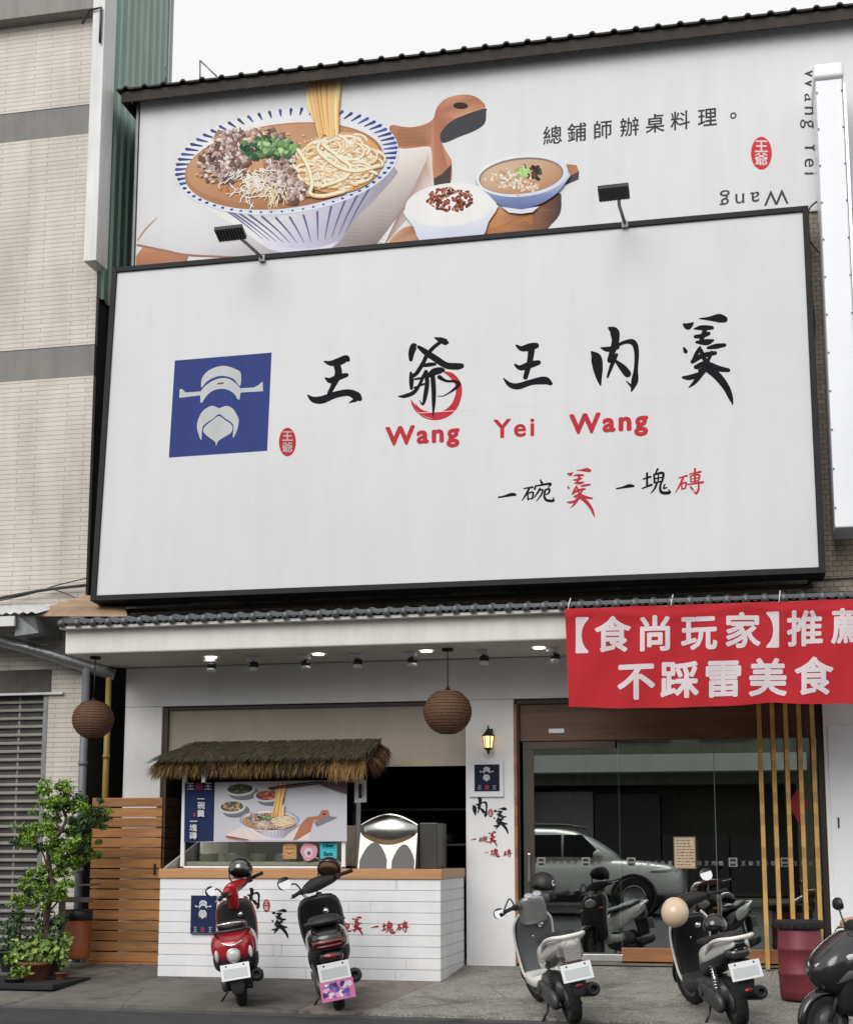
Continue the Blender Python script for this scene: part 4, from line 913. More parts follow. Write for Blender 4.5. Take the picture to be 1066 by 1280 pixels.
t = thing('wall_lantern', 'small black wall lantern with a lit amber glass on the white pillar', 'lantern', (-3.205, -.12, 2.5))
x, y, z = -3.205, -.12, 2.66
b = MB(); b.box(x - .04, x + .04, -.02, -.001, z - .02, z + .16); b.tube([(x, -.02, z + .1), (x, -.07, z + .16), (x, y, z + .15)], .010, 8)
b.lathe([(0, .20), (.012, .19), (.008, .16), (.035, .12), (.078, .075), (.085, .06), (0, .06)], (x, y, z), (0, 0, 1), 12); b.lathe([(.06, -.09), (.05, -.105), (.02, -.13), (.008, -.17), (0, -.175)], (x, y, z), (0, 0, 1), 12)
for k in range(6):
    a = k * math.pi / 3; b.tube([(x + .074 * math.cos(a), y + .074 * math.sin(a), z + .06), (x + .052 * math.cos(a), y + .052 * math.sin(a), z - .1)], .006, 6)
b.build('lantern_body', BLACK, t)
b = MB(); b.lathe([(0, .058), (.066, .058), (.048, -.098), (0, -.098)], (x, y, z), (0, 0, 1), 12); b.build('lantern_glass', mat('lit_amber_glass', (1, .7, .35, 1), .3, emit=1.4, emitc=(1, .66, .30, 1)), t)

t = thing('shop_plaque', 'square navy plaque with a white hat emblem in a pale frame on the pillar', 'plaque', (-3.25, -.01, 1.94))
b = MB(); b.box(-3.47, -3.03, -.035, -.001, 1.955, 2.435); b.build('plaque_frame', WHITEBOX, t, bevel=.008)
pn = MB(); pn.box(-3.40, -3.08, -.045, -.0355, 2.03, 2.365, c=col(34, 38, 62))
P = Print(lambda x, y, h: (-3.40 + .32 * x, -.0455 - h, 2.365 - .335 * y), .00003)
logo(P, lambda u, v: (.18 + u * .64, .02 + v * .70), col(205, 205, 212)); CR = col(170, 70, 76)
for ch, x, c in zip('王爺王', (.2, .5, .8), (col(150, 152, 165), CR, col(150, 152, 165))): P.glyph(ch, x, .86, .18, c, .03)
off = len(pn.v); pn.v += P.v; pn.f += [[i + off for i in f] for f in P.f]; pn.m += P.m; pn.s += P.s; pn.c += P.c
pn.build('plaque_panel', PRINT, t, fixn=False)

DKR = col(150, 34, 48, 1.2)
P = Print(lambda x, y, h: at(x, y, -.004 - h), .00003)
brush(P, ROU, boxT(ROU, 591, 608, 1010, 0), INK, 1.45); brush(P, GENG, boxT(GENG, 617, 635, 1027, 0), INK, 1.45); seal(P, 613, 1016.5, 3.2, 5.2, DKR, col(210, 200, 200))
dash(P, lambda x, y: (588.5 + x * 6.5, 1049.5 + y * 8), DKR); brush(P, WAN, boxT(WAN, 598, 609.5, 1049), DKR, 1.45)
brush(P, GENG, boxT(GENG, 610.5, 621, 1049.5), DKR, 1.45); brush(P, KUAI, boxT(KUAI, 612.5, 624, 1066), DKR, 1.45); brush(P, ZHUAN, boxT(ZHUAN, 628.5, 639, 1066.5), DKR, 1.45)
dash(P, lambda x, y: (605 + x * 5, 1066 + y * 7), col(176, 150, 156))
tag(P.build('pillar_lettering', PRINT, fixn=False), 'black and red brush lettering on the white pillar below the plaque', 'lettering')

# ================================================================== SERVING COUNTER
OAK = wood_mat('oak_counter_edge', (.40, .20, .085, 1), (.50, .27, .12, 1), .45, (1.2, 6, 20))
t = thing('serving_counter', 'white boarded serving counter with an orange wood top band under the hatch', 'counter', (-5.28, -.72, gz(-1.45)))
CX0, CX1, CYF, CB = -7.03, -3.548, -1.45, .95
b = MB(); z = CB
rows = 9; hh = (CB + .215) / rows
b.box(CX0 + .012, CX1 - .012, CYF + .012, -.005, -.3, CB)
rnd = random.Random(2)
for k in range(rows):
    z1 = CB - k * hh; z0 = z1 - hh + .007
    cuts = [CX0] + sorted(rnd.uniform(CX0 + .4, CX1 - .4) for _ in range(2)) + [CX1]
    for i in range(3): b.box(cuts[i] + (.002 if i else 0), cuts[i + 1] - (.002 if i < 2 else 0), CYF, CYF + .011, z0, z1)
    b.box(CX1 - .011, CX1, CYF + .0115, -.006, z0, z1); b.box(CX0, CX0 + .011, CYF + .0115, -.006, z0, z1)
b.build('siding', SIDING, t, bevel=.002, seg=1)
b = MB(); b.box(CX0 - .015, CX1 + .015, CYF - .02, -.003, CB + .003, 1.068); b.build('counter_top', OAK, t, bevel=.005)
lp = MB(); lp.box(-6.615, -6.30, CYF - .03, CYF - .001, .295, .75, c=col(40, 48, 84))
P = Print(lambda x, y, h: (-6.615 + .315 * x, CYF - .0305 - h, .75 - .455 * y), .00003)
logo(P, lambda u, v: (.12 + u * .76, .06 + v * .62), col(205, 208, 215))
for ch, x in zip('王爺王', (.2, .5, .8)): P.glyph(ch, x, .88, .16, col(170, 172, 180) if ch == '王' else CR, .02)
P.pg([(.02, .985), (.98, .985), (.98, .995), (.02, .995)], col(150, 150, 155))
off = len(lp.v); lp.v += P.v; lp.f += [[i + off for i in f] for f in P.f]; lp.m += P.m; lp.s += P.s; lp.c += P.c
lp.build('logo_panel', PRINT, t, fixn=False)
P = Print(lambda x, y, h: at(x, y, CYF - .004 - h), .00003)
brush(P, ROU, boxT(ROU, 305, 323.5, 1124), INK, 1.45); seal(P, 333, 1132.5, 4.4, 8, DKR, col(215, 205, 205)); brush(P, GENG, boxT(GENG, 340, 360, 1156), INK, 1.45)
dash(P, lambda x, y: (412 + x * 9, 1160 + y * 9), DKR); brush(P, WAN, boxT(WAN, 422, 438, 1159), DKR, 1.45); brush(P, GENG, boxT(GENG, 440, 453, 1158.5), DKR, 1.45)
dash(P, lambda x, y: (464 + x * 9, 1159 + y * 9), DKR); brush(P, KUAI, boxT(KUAI, 477, 493, 1159.5), DKR, 1.45); brush(P, ZHUAN, boxT(ZHUAN, 495, 510, 1158.5), DKR, 1.45)
P.build('counter_lettering', PRINT, t, fixn=False)

# glass food case with the menu banner above it, stickers on its glass
t = thing('glass_case', 'glass food case with white posts standing on the serving counter', 'display case', (-5.9, -.8, 1.07))
b = MB()
for x in (-6.95, -4.87):
    for y in (-1.02, -.35): b.box(x, x + .05, y, y + .05, 1.07, 2.32)
b.box(-6.95, -4.82, -1.02, -.97, 1.07, 1.095); b.box(-6.95, -4.82, -1.02, -.30, 2.28, 2.32); b.build('case_frame', WHITEBOX, t, bevel=.005)
b = MB(); b.box(-6.898, -4.872, -.999, -.993, 1.097, 1.415); b.build('case_glass', GLASSC, t)
b = MB(); b.box(-6.90, -4.87, -.38, -.36, 1.09, 1.6); b.box(-6.898, -4.872, -.95, -.385, 1.10, 1.15)
b.build('case_back', mat('case_tiles', (.75, .70, .60, 1), .3, var=.1), t)
b = MB(); P0 = Vector((-6.7, -.68, 1.152)); b.lathe([(0, 0), (.11, 0), (.13, .09), (.135, .095), (.12, .09), (0, .03)], P0, (0, 0, 1), 20)
tr = tag(b.build('food_tray', STEEL, None, P0), 'round steel food tray inside the glass case', 'tray', 'food trays in the glass case')
for k in range(1, 6): c = tr.copy(); COL.objects.link(c); c.location = tr.location + Vector((k * .33, 0, 0))
def sticker(lab, px, py, w_, h_, c, art, rot=0):
    s = MB(); s.add([at(px + sx * w_ / 2 - sy * rot, py + sy * h_ / 2, -1.003) for sx, sy in ((-1, -1), (1, -1), (1, 1), (-1, 1))], [(0, 1, 2, 3)], c=c) if art != 'round' else None
    P = Print(lambda x, y, h: at(x, y, -1.0035 - h), .00003); P.h = .0004
    if art == 'round':
        P.ell(px, py, w_ / 2, h_ / 2, 0, c, 24, None, .06); P.ell(px - .5, py + 1, w_ * .24, h_ * .26, 0, col(214, 208, 214), 20); P.ell(px, py + 2, w_ * .13, h_ * .13, 0, col(92, 132, 166), 16); P.ell(px, py + 2, w_ * .05, h_ * .05, 0, col(70, 60, 66), 10)
    elif art == 'cap':
        P.pg([(px - w_ / 2, py - h_ / 2), (px - w_ / 4, py - h_ * .62), (px, py - h_ * .75), (px + w_ / 4, py - h_ * .62), (px + w_ / 2, py - h_ / 2)], c)
        P.ell(px, py - .5, w_ * .32, h_ * .3, 0, col(196, 160, 104), 20); P.ribbon([(px - 4, py, 1), (px, py + 2, 1.2), (px + 4, py, 1)], col(92, 62, 36)); P.ribbon([(px - 5, py - 4, 1), (px + 5, py - 4, 1)], col(92, 62, 36))
    else:
        P.pg([(px - w_ * .42, py - h_ * .44), (px + w_ * .42, py - h_ * .44), (px + w_ * .42, py - h_ * .05), (px - w_ * .42, py - h_ * .05)], col(48, 158, 178)); P.text('Uber', lambda x, y: (px - w_ * .3 + x * w_ * .6, py - h_ * .14 - y * w_ * .6), col(20, 40, 50), .03, 1, 'w'); P.text('Eats', lambda x, y: (px - w_ * .26 + x * w_ * .5, py + h_ * .34 - y * w_ * .5), col(20, 60, 60), .03, 1, 'w')
    off = len(s.v); s.v += P.v; s.f += [[i + off for i in f] for f in P.f]; s.m += P.m; s.s += P.s; s.c += P.c
    tag(s.build('sticker', PRINT, fixn=False), lab, 'sticker', 'stickers on the glass case')
sticker('small tan sticker with a rounded top on the glass case', 362, 1065.5, 17, 17, col(186, 142, 96), 'cap')
sticker('round pink sticker on the glass case', 386, 1065, 21, 22, col(212, 150, 178), 'round')
sticker('square turquoise sticker on the glass case', 410.5, 1062.5, 21, 22, col(72, 182, 200), 'uber')

mb = MB(); mb.add([at(231, 979, -1.06), at(433.5, 975, -1.06), at(433.5, 1052, -1.06), at(230, 1053, -1.06)], [(0, 1, 2, 3)], c=col(186, 188, 196, 1.2))
P = Print(lambda x, y, h: at(x, y, -1.061 - h), .000008)
P.pg([(231, 979), (268.5, 978), (267, 1052), (230, 1053)], col(38, 50, 90))
T_ = lambda x, y: (242 + (x - 140) * .40, 1010 + (y - 190) * .36 + 0)
def mini(P):
    M0 = P.M; P.M = lambda x, y, h: M0(337 + (x - 358) * .272, 1026 + (y - 201) * (.205 if y < 330 else .2) + (x - 358) * .02, h); noodle_bowl(P, rich=True); P.M = M0
for (x, y, a, b_, cols_) in ((300, 987, 19, 8.5, [(64, 84, 62), (48, 66, 50), (110, 118, 96)]), (334, 995, 17, 8, [(168, 84, 66), (140, 60, 50), (192, 120, 92)]), (290, 1009, 17, 8.5, [(140, 116, 88), (172, 150, 122), (88, 96, 70)])):
    P.ell(x + 5, y + 5, a, b_, -.05, col(120, 122, 132), 30); P.ell(x, y, a, b_, -.05, col(210, 210, 214), 30); P.ell(x, y - .5, a * .84, b_ * .74, -.05, col(90, 86, 84), 26)
    rnd = random.Random(int(x))
    for _ in range(60):
        q, an = math.sqrt(rnd.random()), rnd.random() * 6.28; P.ell(x + a * .74 * q * math.cos(an), y - 1 + b_ * .62 * q * math.sin(an), rnd.uniform(1, 2.6), rnd.uniform(.7, 1.6), rnd.random() * 3, W(rnd.choice(cols_)), 8)
P.pg([(283, 1043), (310, 1030), (380, 1028), (392, 1022), (386, 1051), (284, 1050)], W((204, 196, 196)))
P.pg([(376, 1030), (384, 1022), (398, 1020), (402, 1013), (410, 1013), (412, 1019), (404, 1024), (392, 1026), (388, 1040), (372, 1050), (366, 1051)], W((164, 110, 86))); P.ell(405, 1018, 1.8, 1.2, 0, W((60, 44, 40)), 10)
P.pg([(410, 1020), (422, 1022), (414, 1026), (396, 1034), (392, 1028)], W((120, 120, 128)))
mini(P)
for k in range(7): P.ribbon([(340 + k * 1.8, 1021, 1.3), (344 + k * 1.5, 1000, 1.5), (346 + k * 2.0, 979, 1.6)], W(((214,168,104), (190,140,82), (226,190,134))[k % 3]), 4, 2)
P.ribbon([(336, 985.5, 2.2), (360, 982, 2), (398, 977.5, 1.6)], W((58, 42, 40))); P.ribbon([(338, 987, 1.6), (400, 979.5, 1.4)], W((80, 60, 56)))
P.pg([(394, 977), (433, 976), (433, 993), (424, 990), (404, 983)], W((92, 76, 80)))
P.ribbon([(283, 1046, 2), (296, 1048, 2), (310, 1050, 1)], W((150, 70, 66)))
for ch, x in zip('王爺王', (238, 249, 260)): P.glyph(ch, x, 983, 10, col(196, 200, 208) if ch == '王' else CR, .02)
for ch, x, y in (('一', 251, 999), ('碗', 251.5, 1007), ('羹', 251, 1017), ('一', 242, 1027), ('塊', 241.5, 1035), ('磚', 241.5, 1045)): P.glyph(ch, x, y, 9.5, col(205, 208, 214), .03)
P.ell(243, 1019, 1.3, 2.4, 0, col(186, 60, 66), 12)
off = len(mb.v); mb.v += P.v; mb.f += [[i + off for i in f] for f in P.f]; mb.m += P.m; mb.s += P.s; mb.c += P.c
tag(mb.build('menu_banner', PRINT, fixn=False), 'wide menu banner with a noodle bowl and a navy strip hung under the thatched awning', 'banner')
b = MB(); b.add([at(443, 976, -.98), at(458, 975, -.98), at(458, 1003, -.98), at(443, 1004, -.98)], [(0, 1, 2, 3)], c=col(190, 190, 192))
P = Print(lambda x, y, h: at(x, y, -.981 - h)); P.pg([(448, 980), (452.5, 980), (452.5, 998), (448, 998)], col(50, 48, 52)); P.pg([(453.5, 984), (455, 984), (455, 996), (453.5, 996)], col(120, 110, 110))
off = len(b.v); b.v += P.v; b.f += [[i + off for i in f] for f in P.f]; b.m += P.m; b.s += P.s; b.c += P.c
tag(b.build('paper_notice', PRINT, fixn=False), 'small white paper notice hanging beside the menu banner under the thatch', 'notice')

# thatched awning: straw on a sloping board
t = thing('thatched_awning', 'shaggy brown thatched straw awning over the serving counter', 'awning', (-5.8, -.9, 1.07))
RX0, RX1 = -7.0, -4.52
b = MB(); b.add([(RX0, -.45, 2.66), (RX1, -.45, 2.66), (RX1 + .05, -1.35, 2.36), (RX0 - .1, -1.35, 2.36), (RX0, -.45, 2.62), (RX1, -.45, 2.62), (RX1 + .05, -1.35, 2.32), (RX0 - .1, -1.35, 2.32)],
    [(0, 1, 2, 3), (4, 7, 6, 5), (0, 4, 5, 1), (1, 5, 6, 2), (2, 6, 7, 3), (3, 7, 4, 0)]); b.build('awning_board', DARKROOM, t)
b = MB()
for x in (-6.9, -4.6): b.box(x, x + .04, -.5, -.46, 2.32, 2.62)
b.build('awning_post', DGREY, t)
rnd = random.Random(21); b = MB()
OLD = [(70, 66, 54), (58, 54, 46), (84, 76, 60), (64, 62, 52), (50, 46, 40)]; NEW = [(122, 96, 58), (104, 82, 50), (142, 114, 70), (90, 72, 46), (150, 120, 76), (76, 62, 42)]
def straw(p0, p1, p2, w_, c0, c1):
    d = (p2 - p0); s = Vector((1, 0, 0)) if abs(d.normalized().x) < .8 else Vector((0, 1, 0))
    s = (s + Vector((rnd.uniform(-.3, .3), rnd.uniform(-.3, .3), 0))).normalized() * w_ / 2
    b.add([p0 - s, p0 + s, p1 + s, p1 - s, p2], [(0, 1, 2, 3), (3, 2, 4)], cs=[c0, c0, c1, c1, c1])
for layer in range(4):
    y0 = -.45 - .22 * layer
    for _ in range(1900):
        x = rnd.uniform(RX0 - .03 * layer, RX1 + .03); u = rnd.random()
        yy = y0 - .22 * u; zz = 2.67 - (-.45 - yy) * .333 + .02 + .012 * layer
        L = rnd.uniform(.16, .34); ex = rnd.gauss(0, .03) + (-.12 if x < RX0 + .2 and rnd.random() < .5 else 0)
        c = col(*rnd.choice(OLD), 1.0)
        straw(Vector((x, yy, zz)), Vector((x + ex * .5, yy - L * .6, zz - L * .16)), Vector((x + ex, yy - L, zz - L * .36)), rnd.uniform(.008, .016), c, c)
for _ in range(3600):          # the hanging fringe
    x = rnd.uniform(RX0 - .14, RX1 + .03); yy = -1.28 - rnd.random() * .12; zz = 2.40 - rnd.random() * .03
    lit = .5 + .5 * math.sin(x * 5.1 + 1.2 * math.sin(x * 2)) ; L = rnd.uniform(.10, .25); ex = rnd.gauss(-.02, .04)  # share of newer, paler straw wavers along the fringe
    if x < RX0 + .1: ex -= rnd.random() * .16; L += .03
    if x > RX1 - .35 and rnd.random() < .75: c = col(*rnd.choice([(150, 118, 76), (128, 100, 64), (166, 134, 88)]), 1.1); L += .06
    else: c = col(*rnd.choice(NEW if rnd.random() < .35 + .5 * lit else OLD), 1.1)
    straw(Vector((x, yy, zz)), Vector((x + ex * .5, yy - .05, zz - L * .5)), Vector((x + ex, yy - .04 - rnd.random() * .05, zz - L)), rnd.uniform(.006, .012), c, c)
for _ in range(500):           # loose bunch at the right end
    x = RX1 + rnd.uniform(0, .12); yy = -.5 - rnd.random() * .7; zz = 2.63 - (-.45 - yy) * .333
    L = rnd.uniform(.12, .28); c = col(*rnd.choice([(110, 84, 56), (70, 54, 40), (50, 42, 36)]), 1.0)
    straw(Vector((x - .1, yy, zz)), Vector((x, yy - .02, zz - L * .3)), Vector((x + rnd.uniform(0, .1), yy - .04, zz - L)), rnd.uniform(.008, .014), c, c)
b.build('thatch', STRAW, t, fixn=False)

# steam cabinet of stainless steel
t = thing('steam_cooker', 'shiny stainless steel cooker with a rounded hood standing on the counter end', 'cooker', (-4.3, -.7, 1.07))
def archpts(x0, x1, z0, z1, rise, n=16): return [(x1, z0), (x1, z1)] + [(x1 + (x0 - x1) * k / n, z1 + rise * math.sin(math.pi * k / n)) for k in range(1, n)] + [(x0, z1), (x0, z0)]
b = MB(); A = archpts(-4.655, -3.93, 1.07, 1.60, .13); n = len(A)
b.loft([[Vector((x, y, z)) for x, z in A] for y in (-.95, -.40)], 0, True, False); b.build('hood', STEEL, t, bevel=.012)
b = MB()
vs = []; nn = 14
for j in range(nn + 1):        # bulging lid in the upper part of the front
    for i in range(nn + 1):
        u, v = i / nn, j / nn; x = -4.645 + .705 * u; top = 1.585 + .125 * math.sin(math.pi * u); bot = 1.46 - .15 * math.sin(math.pi * u)
        vs.append((x, -.952 - .09 * (math.sin(math.pi * u) * math.sin(math.pi * v)) ** .6, bot + (top - bot) * v))
b.add(vs, [(j * (nn + 1) + i, j * (nn + 1) + i + 1, (j + 1) * (nn + 1) + i + 1, (j + 1) * (nn + 1) + i) for j in range(nn) for i in range(nn)], 0, True); b.build('lid', mat('lid_steel', (.40, .41, .39, 1), .24, 1), t)
for x0, x1, zt in ((-4.63, -4.29, 1.385), (-4.23, -3.95, 1.36)):  # dark arches on the front, shaped and coloured as reflections in the steel
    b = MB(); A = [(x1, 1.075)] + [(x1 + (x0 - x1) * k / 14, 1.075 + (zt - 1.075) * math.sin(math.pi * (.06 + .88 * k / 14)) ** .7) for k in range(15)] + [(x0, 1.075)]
    b.loft([[Vector((x, -1.08 + (z - 1.07) * .29 + d, z)) for x, z in A] for d in (-.004, .02)], 0, True, False); b.build('reflection_arch', mat('reflection_grey', (.03, .03, .03, 1), .4, .3), t)
b = MB(); b.add([(-4.65, -1.08, 1.07), (-3.935, -1.08, 1.07), (-3.935, -.955, 1.50), (-4.65, -.955, 1.50), (-4.65, -.953, 1.07), (-3.935, -.953, 1.07), (-3.935, -.952, 1.50), (-4.65, -.952, 1.50)], [(0, 1, 2, 3), (7, 6, 5, 4), (0, 4, 5, 1), (2, 6, 7, 3), (1, 5, 6, 2), (0, 3, 7, 4)]); b.build('front_panel', mat('cooker_front', (.25, .245, .225, 1), .38, 1), t, bevel=.004)
b = MB(); b.box(-3.925, -3.70, -.9, -.35, 1.07, 1.62); b.build('side_cabinet', mat('dark_steel', (.06, .06, .058, 1), .4, .6), t, bevel=.01)
# slanted splash guard at the left end of the counter
tag(MB().add([(-7.02, -1.4, 1.07), (-6.99, -1.4, 1.07), (-6.99, -.2, 1.07), (-7.02, -.2, 1.07), (-7.02, -1.25, 1.12), (-6.99, -1.25, 1.12), (-6.99, -.2, 1.42), (-7.02, -.2, 1.42)],
    [(0, 3, 2, 1), (4, 5, 6, 7), (0, 1, 5, 4), (1, 2, 6, 5), (2, 3, 7, 6), (3, 0, 4, 7)]).build('splash_guard', mat('pale_plastic', (.4, .4, .4, 1), .4), bevel=.004), 'pale slanted splash guard at the left end of the counter', 'splash guard')

# kitchen behind the hatch
t = thing('kitchen_shelf', 'dim shelf with stacked pots deep inside the kitchen behind the hatch', 'shelf', (-4.6, 2.4, -.06))
b = MB()
for z in (.85, 1.35, 1.85): b.box(-5.6, -3.5, 2.2, 2.7, z, z + .03)
for x in (-5.6, -3.55): b.box(x, x + .04, 2.2, 2.24, -.06, 2.2)
b.build('shelf_frame', STEELD, t)
rnd = random.Random(4)
for k in range(7):
    r_ = rnd.uniform(.08, .13); h_ = rnd.uniform(.1, .26); P0 = Vector((-5.4 + k * .28, 2.42, .885 if k % 2 else 1.385))
    b = MB(); b.lathe([(0, 0), (r_, 0), (r_, h_), (r_ * .9, h_), (0, h_ * .9)], P0, (0, 0, 1), 16); tag(b.build('pot', STEELD, None, P0), 'dull steel pot on the dim kitchen shelf', 'pot', 'pots on the kitchen shelf')
t = thing('prep_table', 'dark stainless prep table inside the kitchen behind the counter', 'table', (-4.5, 1.2, -.06))
b = MB(); b.box(-5.6, -3.6, .9, 1.5, .86, .9); b.build('table_top', STEEL, t)
for x in (-5.55, -3.68):
    for y in (.93, 1.43):
        b = MB(); b.box(x, x + .04, y, y + .04, -.06, .86); b.build('leg', STEELD, t)

# ================================================================== WOODEN GATE AND THE NEIGHBOUR ON THE LEFT
GATEW = wood_mat('stained_gate_wood', (.28, .118, .034, 1), (.42, .195, .062, 1), .6, (1.6, 8, 16))
t = thing('wooden_gate', 'reddish brown gate of wide horizontal boards left of the counter', 'gate', (-7.9, -.5, gz(-.5)))
b = MB(); rnd = random.Random(9)
for k in range(16):
    z0 = -.12 + k * .131; b.box(-8.38 + rnd.uniform(-.006, .006), -7.41, -.53, -.505, z0 + .003, z0 + .120 + rnd.uniform(-.004, .004))
b.build('boards', GATEW, t, bevel=.004)
b = MB()
for x in (-8.36, -7.50): b.box(x, x + .07, -.503, -.46, -.15, 1.96)
b.box(-8.38, -7.41, -.535, -.44, -.147, -.122)
b.build('gate_post', GATEW, t)
b = MB()
for k in range(16): b.box(-7.405, -7.38, -.5, -.02, -.12 + k * .131, -.12 + k * .131 + .118)
b.build('side_boards', mat('dark_stained_wood', (.07, .035, .018, 1), .7, var=.3), t, bevel=.004)
b = MB(); b.box(-7.50, -7.47, -.545, -.53, .98, 1.12); b.build('latch', BLACK, t)
b = MB(); b.box(-8.38, -7.40, -.56, -.42, -.2, -.148); b.build('gate_sill', CONC, t)

TILEL = brick_mat('cream_wall_tiles', (.55, .51, .46, 1), (.59, .55, .50, 1), (.31, .28, .25, 1), .72, .066, .005, offset=.37, dirt=.25)
GREYB = mat('grey_band_tiles', (.20, .195, .185, 1), .7, var=.1, vscale=3, stain=.25, bump=.2, bscale=60)
PLAST = mat('grey_plaster', (.27, .26, .25, 1), .8, var=.12, vscale=2, stain=.3)
CASE = mat('pale_sheet_casing', (.66, .67, .67, 1), .5, var=.06, vscale=2, stain=.22)
nb = thing('tiled_building', 'tall neighbouring building faced with cream tiles and grey bands at the left edge', 'building', (-10.5, 0, Z0))
b = MB()
for z0, z1 in ((3.72, 7.84), (8.30, 11.475), (11.93, 13.29)): b.box(-20, -8.745, -.2, -.12, z0, z1)
b.box(-9.23, -8.745, -.199, -.12, -.3, 3.72); b.build('wall', TILEL, nb)
b = MB(); b.box(-20, -8.75, -.19, -.12, 7.84, 8.30); b.box(-20, -8.75, -.19, -.12, 11.475, 11.93); b.build('grey_band', GREYB, nb)
b = MB(); b.box(-20, -8.80, -.42, .3, 13.29, 17); b.build('plaster_top', PLAST, nb)
b = MB(); b.box(-20, -8.76, -.119, 2.0, -.3, 20); b.build('side_wall', mat('dark_side_wall', (.06, .058, .055, 1), .9, var=.3, vscale=1, stain=.4), nb)  # one dark tone over the whole side, with noise and streaks
b = MB(); b.box(-8.77, -8.58, -.60, -.22, 9.36, 17); b.build('duct_casing', CASE, nb, bevel=.01)
b = MB(); b.tube([(-9.0, -.44, 13.05), (-8.80, -.63, 13.12), (-8.63, -.63, 13.14), (-8.63, -.63, 12.6)], .018, 8); b.build('conduit', DGREY, nb)
# ground floor of the neighbour: lintel panel, louvred shutter
b = MB(); b.box(-20, -9.20, -.22, -.1, 3.40, 3.72); b.build('lintel', mat('dark_plaster', (.10, .095, .09, 1), .85, var=.3, vscale=3, stain=.5), nb, bevel=.01)  # dark grey plaster tone with noise and streaks
b = MB(); b.box(-20, -9.0, -.26, -.2, 3.37, 3.40); b.build('lintel_edge', CASE, nb)
b = MB()
for k in range(30):
    z = .03 + k * .112; b.add([(-12, -.16, z), (-9.30, -.16, z), (-9.30, -.07, z + .066), (-12, -.07, z + .066), (-12, -.155, z - .012), (-9.30, -.155, z - .012), (-9.30, -.065, z + .054), (-12, -.065, z + .054)], [(0, 1, 2, 3), (7, 6, 5, 4), (0, 4, 5, 1), (3, 2, 6, 7), (1, 5, 6, 2), (0, 3, 7, 4)])
sh = b.build('louvred_shutter', mat('shutter_slat', (.30, .285, .26, 1), .5, .1, var=.12, vscale=4, stain=.25), nb)
b = MB(); b.box(-9.30, -9.235, -.2, -.02, -.3, 3.38); b.box(-9.70, -9.67, -.125, -.11, -.2, 3.36); b.build('shutter_frame', STEELD, sh)
b = MB(); b.box(-12, -9.3, -.05, -.03, -.3, 3.4); b.build('shutter_back', DARKROOM, sh)
b = MB(); b.box(-8.742, -8.27, 1.2, 1.25, -.3, 11.5); b.build('gap_wall', GREYW, nb)

GREEN = mat('green_sheet', (.29, .42, .36, 1), .45, .1, var=.08, vscale=1.5, stain=.2)
g = MB(); prof = []; y = -.19
while y < 1.98:
    prof += [(y, 0), (y + .10, 0), (y + .125, .035), (y + .19, .035), (y + .215, 0)]; y += .24
vs = [(-8.735 + d, y_, 9.0) for y_, d in prof] + [(-8.735 + d, y_, 20.0) for y_, d in prof]; n = len(prof)
g.add(vs, [(i, i + 1, n + i + 1, n + i) for i in range(n - 1)])
g.build('side_cladding', GREEN, nb)
b = MB(); b.box(-8.80, -8.70, 2.0, 2.04, 9.0, 20); b.build('corner_flashing', mat('flashing', (.5, .52, .52, 1), .4, .3), nb)

# little railing and antenna rods behind the roof edge
tag(MB().tube([*[tuple(at(207, y_, .6)) for y_ in (104, 83)]], .012, 6).tube([tuple(at(250, y_, .6)) for y_ in (104, 75)], .012, 6).tube([tuple(at(250, 75, .6)), tuple(at(271, 95, .6))], .012, 6).build('roof_rod', STEELD), 'thin bent metal rods sticking up behind the left end of the roof', 'rod')

# makeshift awning on the neighbour's side: plywood, corrugated plastic, duct
t = thing('lean_to_awning', 'small plywood and corrugated awning on the tiled wall left of the canopy', 'awning', (-9.0, -.6, 4.1))
PLY = wood_mat('plywood', (.34, .23, .14, 1), (.44, .31, .20, 1), .7, (4, 4, 4))
b = MB(); b.add([(-9.25, -1.0, 4.33), (-7.85, -.85, 4.30), (-8.2, -.25, 4.62), (-8.75, -.21, 4.70), (-9.25, -.95, 4.36), (-7.85, -.82, 4.33), (-8.2, -.22, 4.65), (-8.75, -.201, 4.73)], [(0, 1, 2, 3), (7, 6, 5, 4), (0, 4, 5, 1), (1, 5, 6, 2), (2, 6, 7, 3), (3, 7, 4, 0)]); b.build('plywood_sheet', PLY, t)
b = MB(); prof = []; x = -11.5
while x < -9.1: prof += [(x, 0), (x + .06, .03), (x + .12, 0)]; x += .12
n = len(prof); b.add([(px_, -1.15, 4.33 + pz) for px_, pz in prof] + [(px_, -.22, 4.60 + pz) for px_, pz in prof], [(i, i + 1, n + i + 1, n + i) for i in range(n - 1)]); b.box(-11.5, -9.28, -1.15, -1.10, 4.18, 4.31); b.build('corrugated_edge', CASE, t)
b = MB(); b.add([(-9.28, -1.05, 4.33), (-9.05, -1.05, 4.32), (-9.0, -1.0, 4.10), (-9.32, -1.05, 4.06), (-9.28, -.3, 4.4), (-9.05, -.3, 4.4), (-9.0, -.3, 4.10), (-9.32, -.3, 4.06)], [(0, 1, 2, 3), (7, 6, 5, 4), (0, 4, 5, 1), (1, 5, 6, 2), (2, 6, 7, 3), (3, 7, 4, 0)]); b.build('bracket', STEELD, t)
tag(MB().tube(spline([(-11, -.6, 4.10), (-9.9, -.6, 4.08), (-9.6, -.6, 4.03), (-9.2, -.6, 3.92), (-8.3, -.15, 3.62)], 5), [.085] * 21, 14).build('vent_duct', mat('silver_duct', (.35, .36, .37, 1), .3, .8, var=.2, vscale=20, bump=.5, bscale=40)), 'silver flexible duct running under the plywood awning', 'duct')
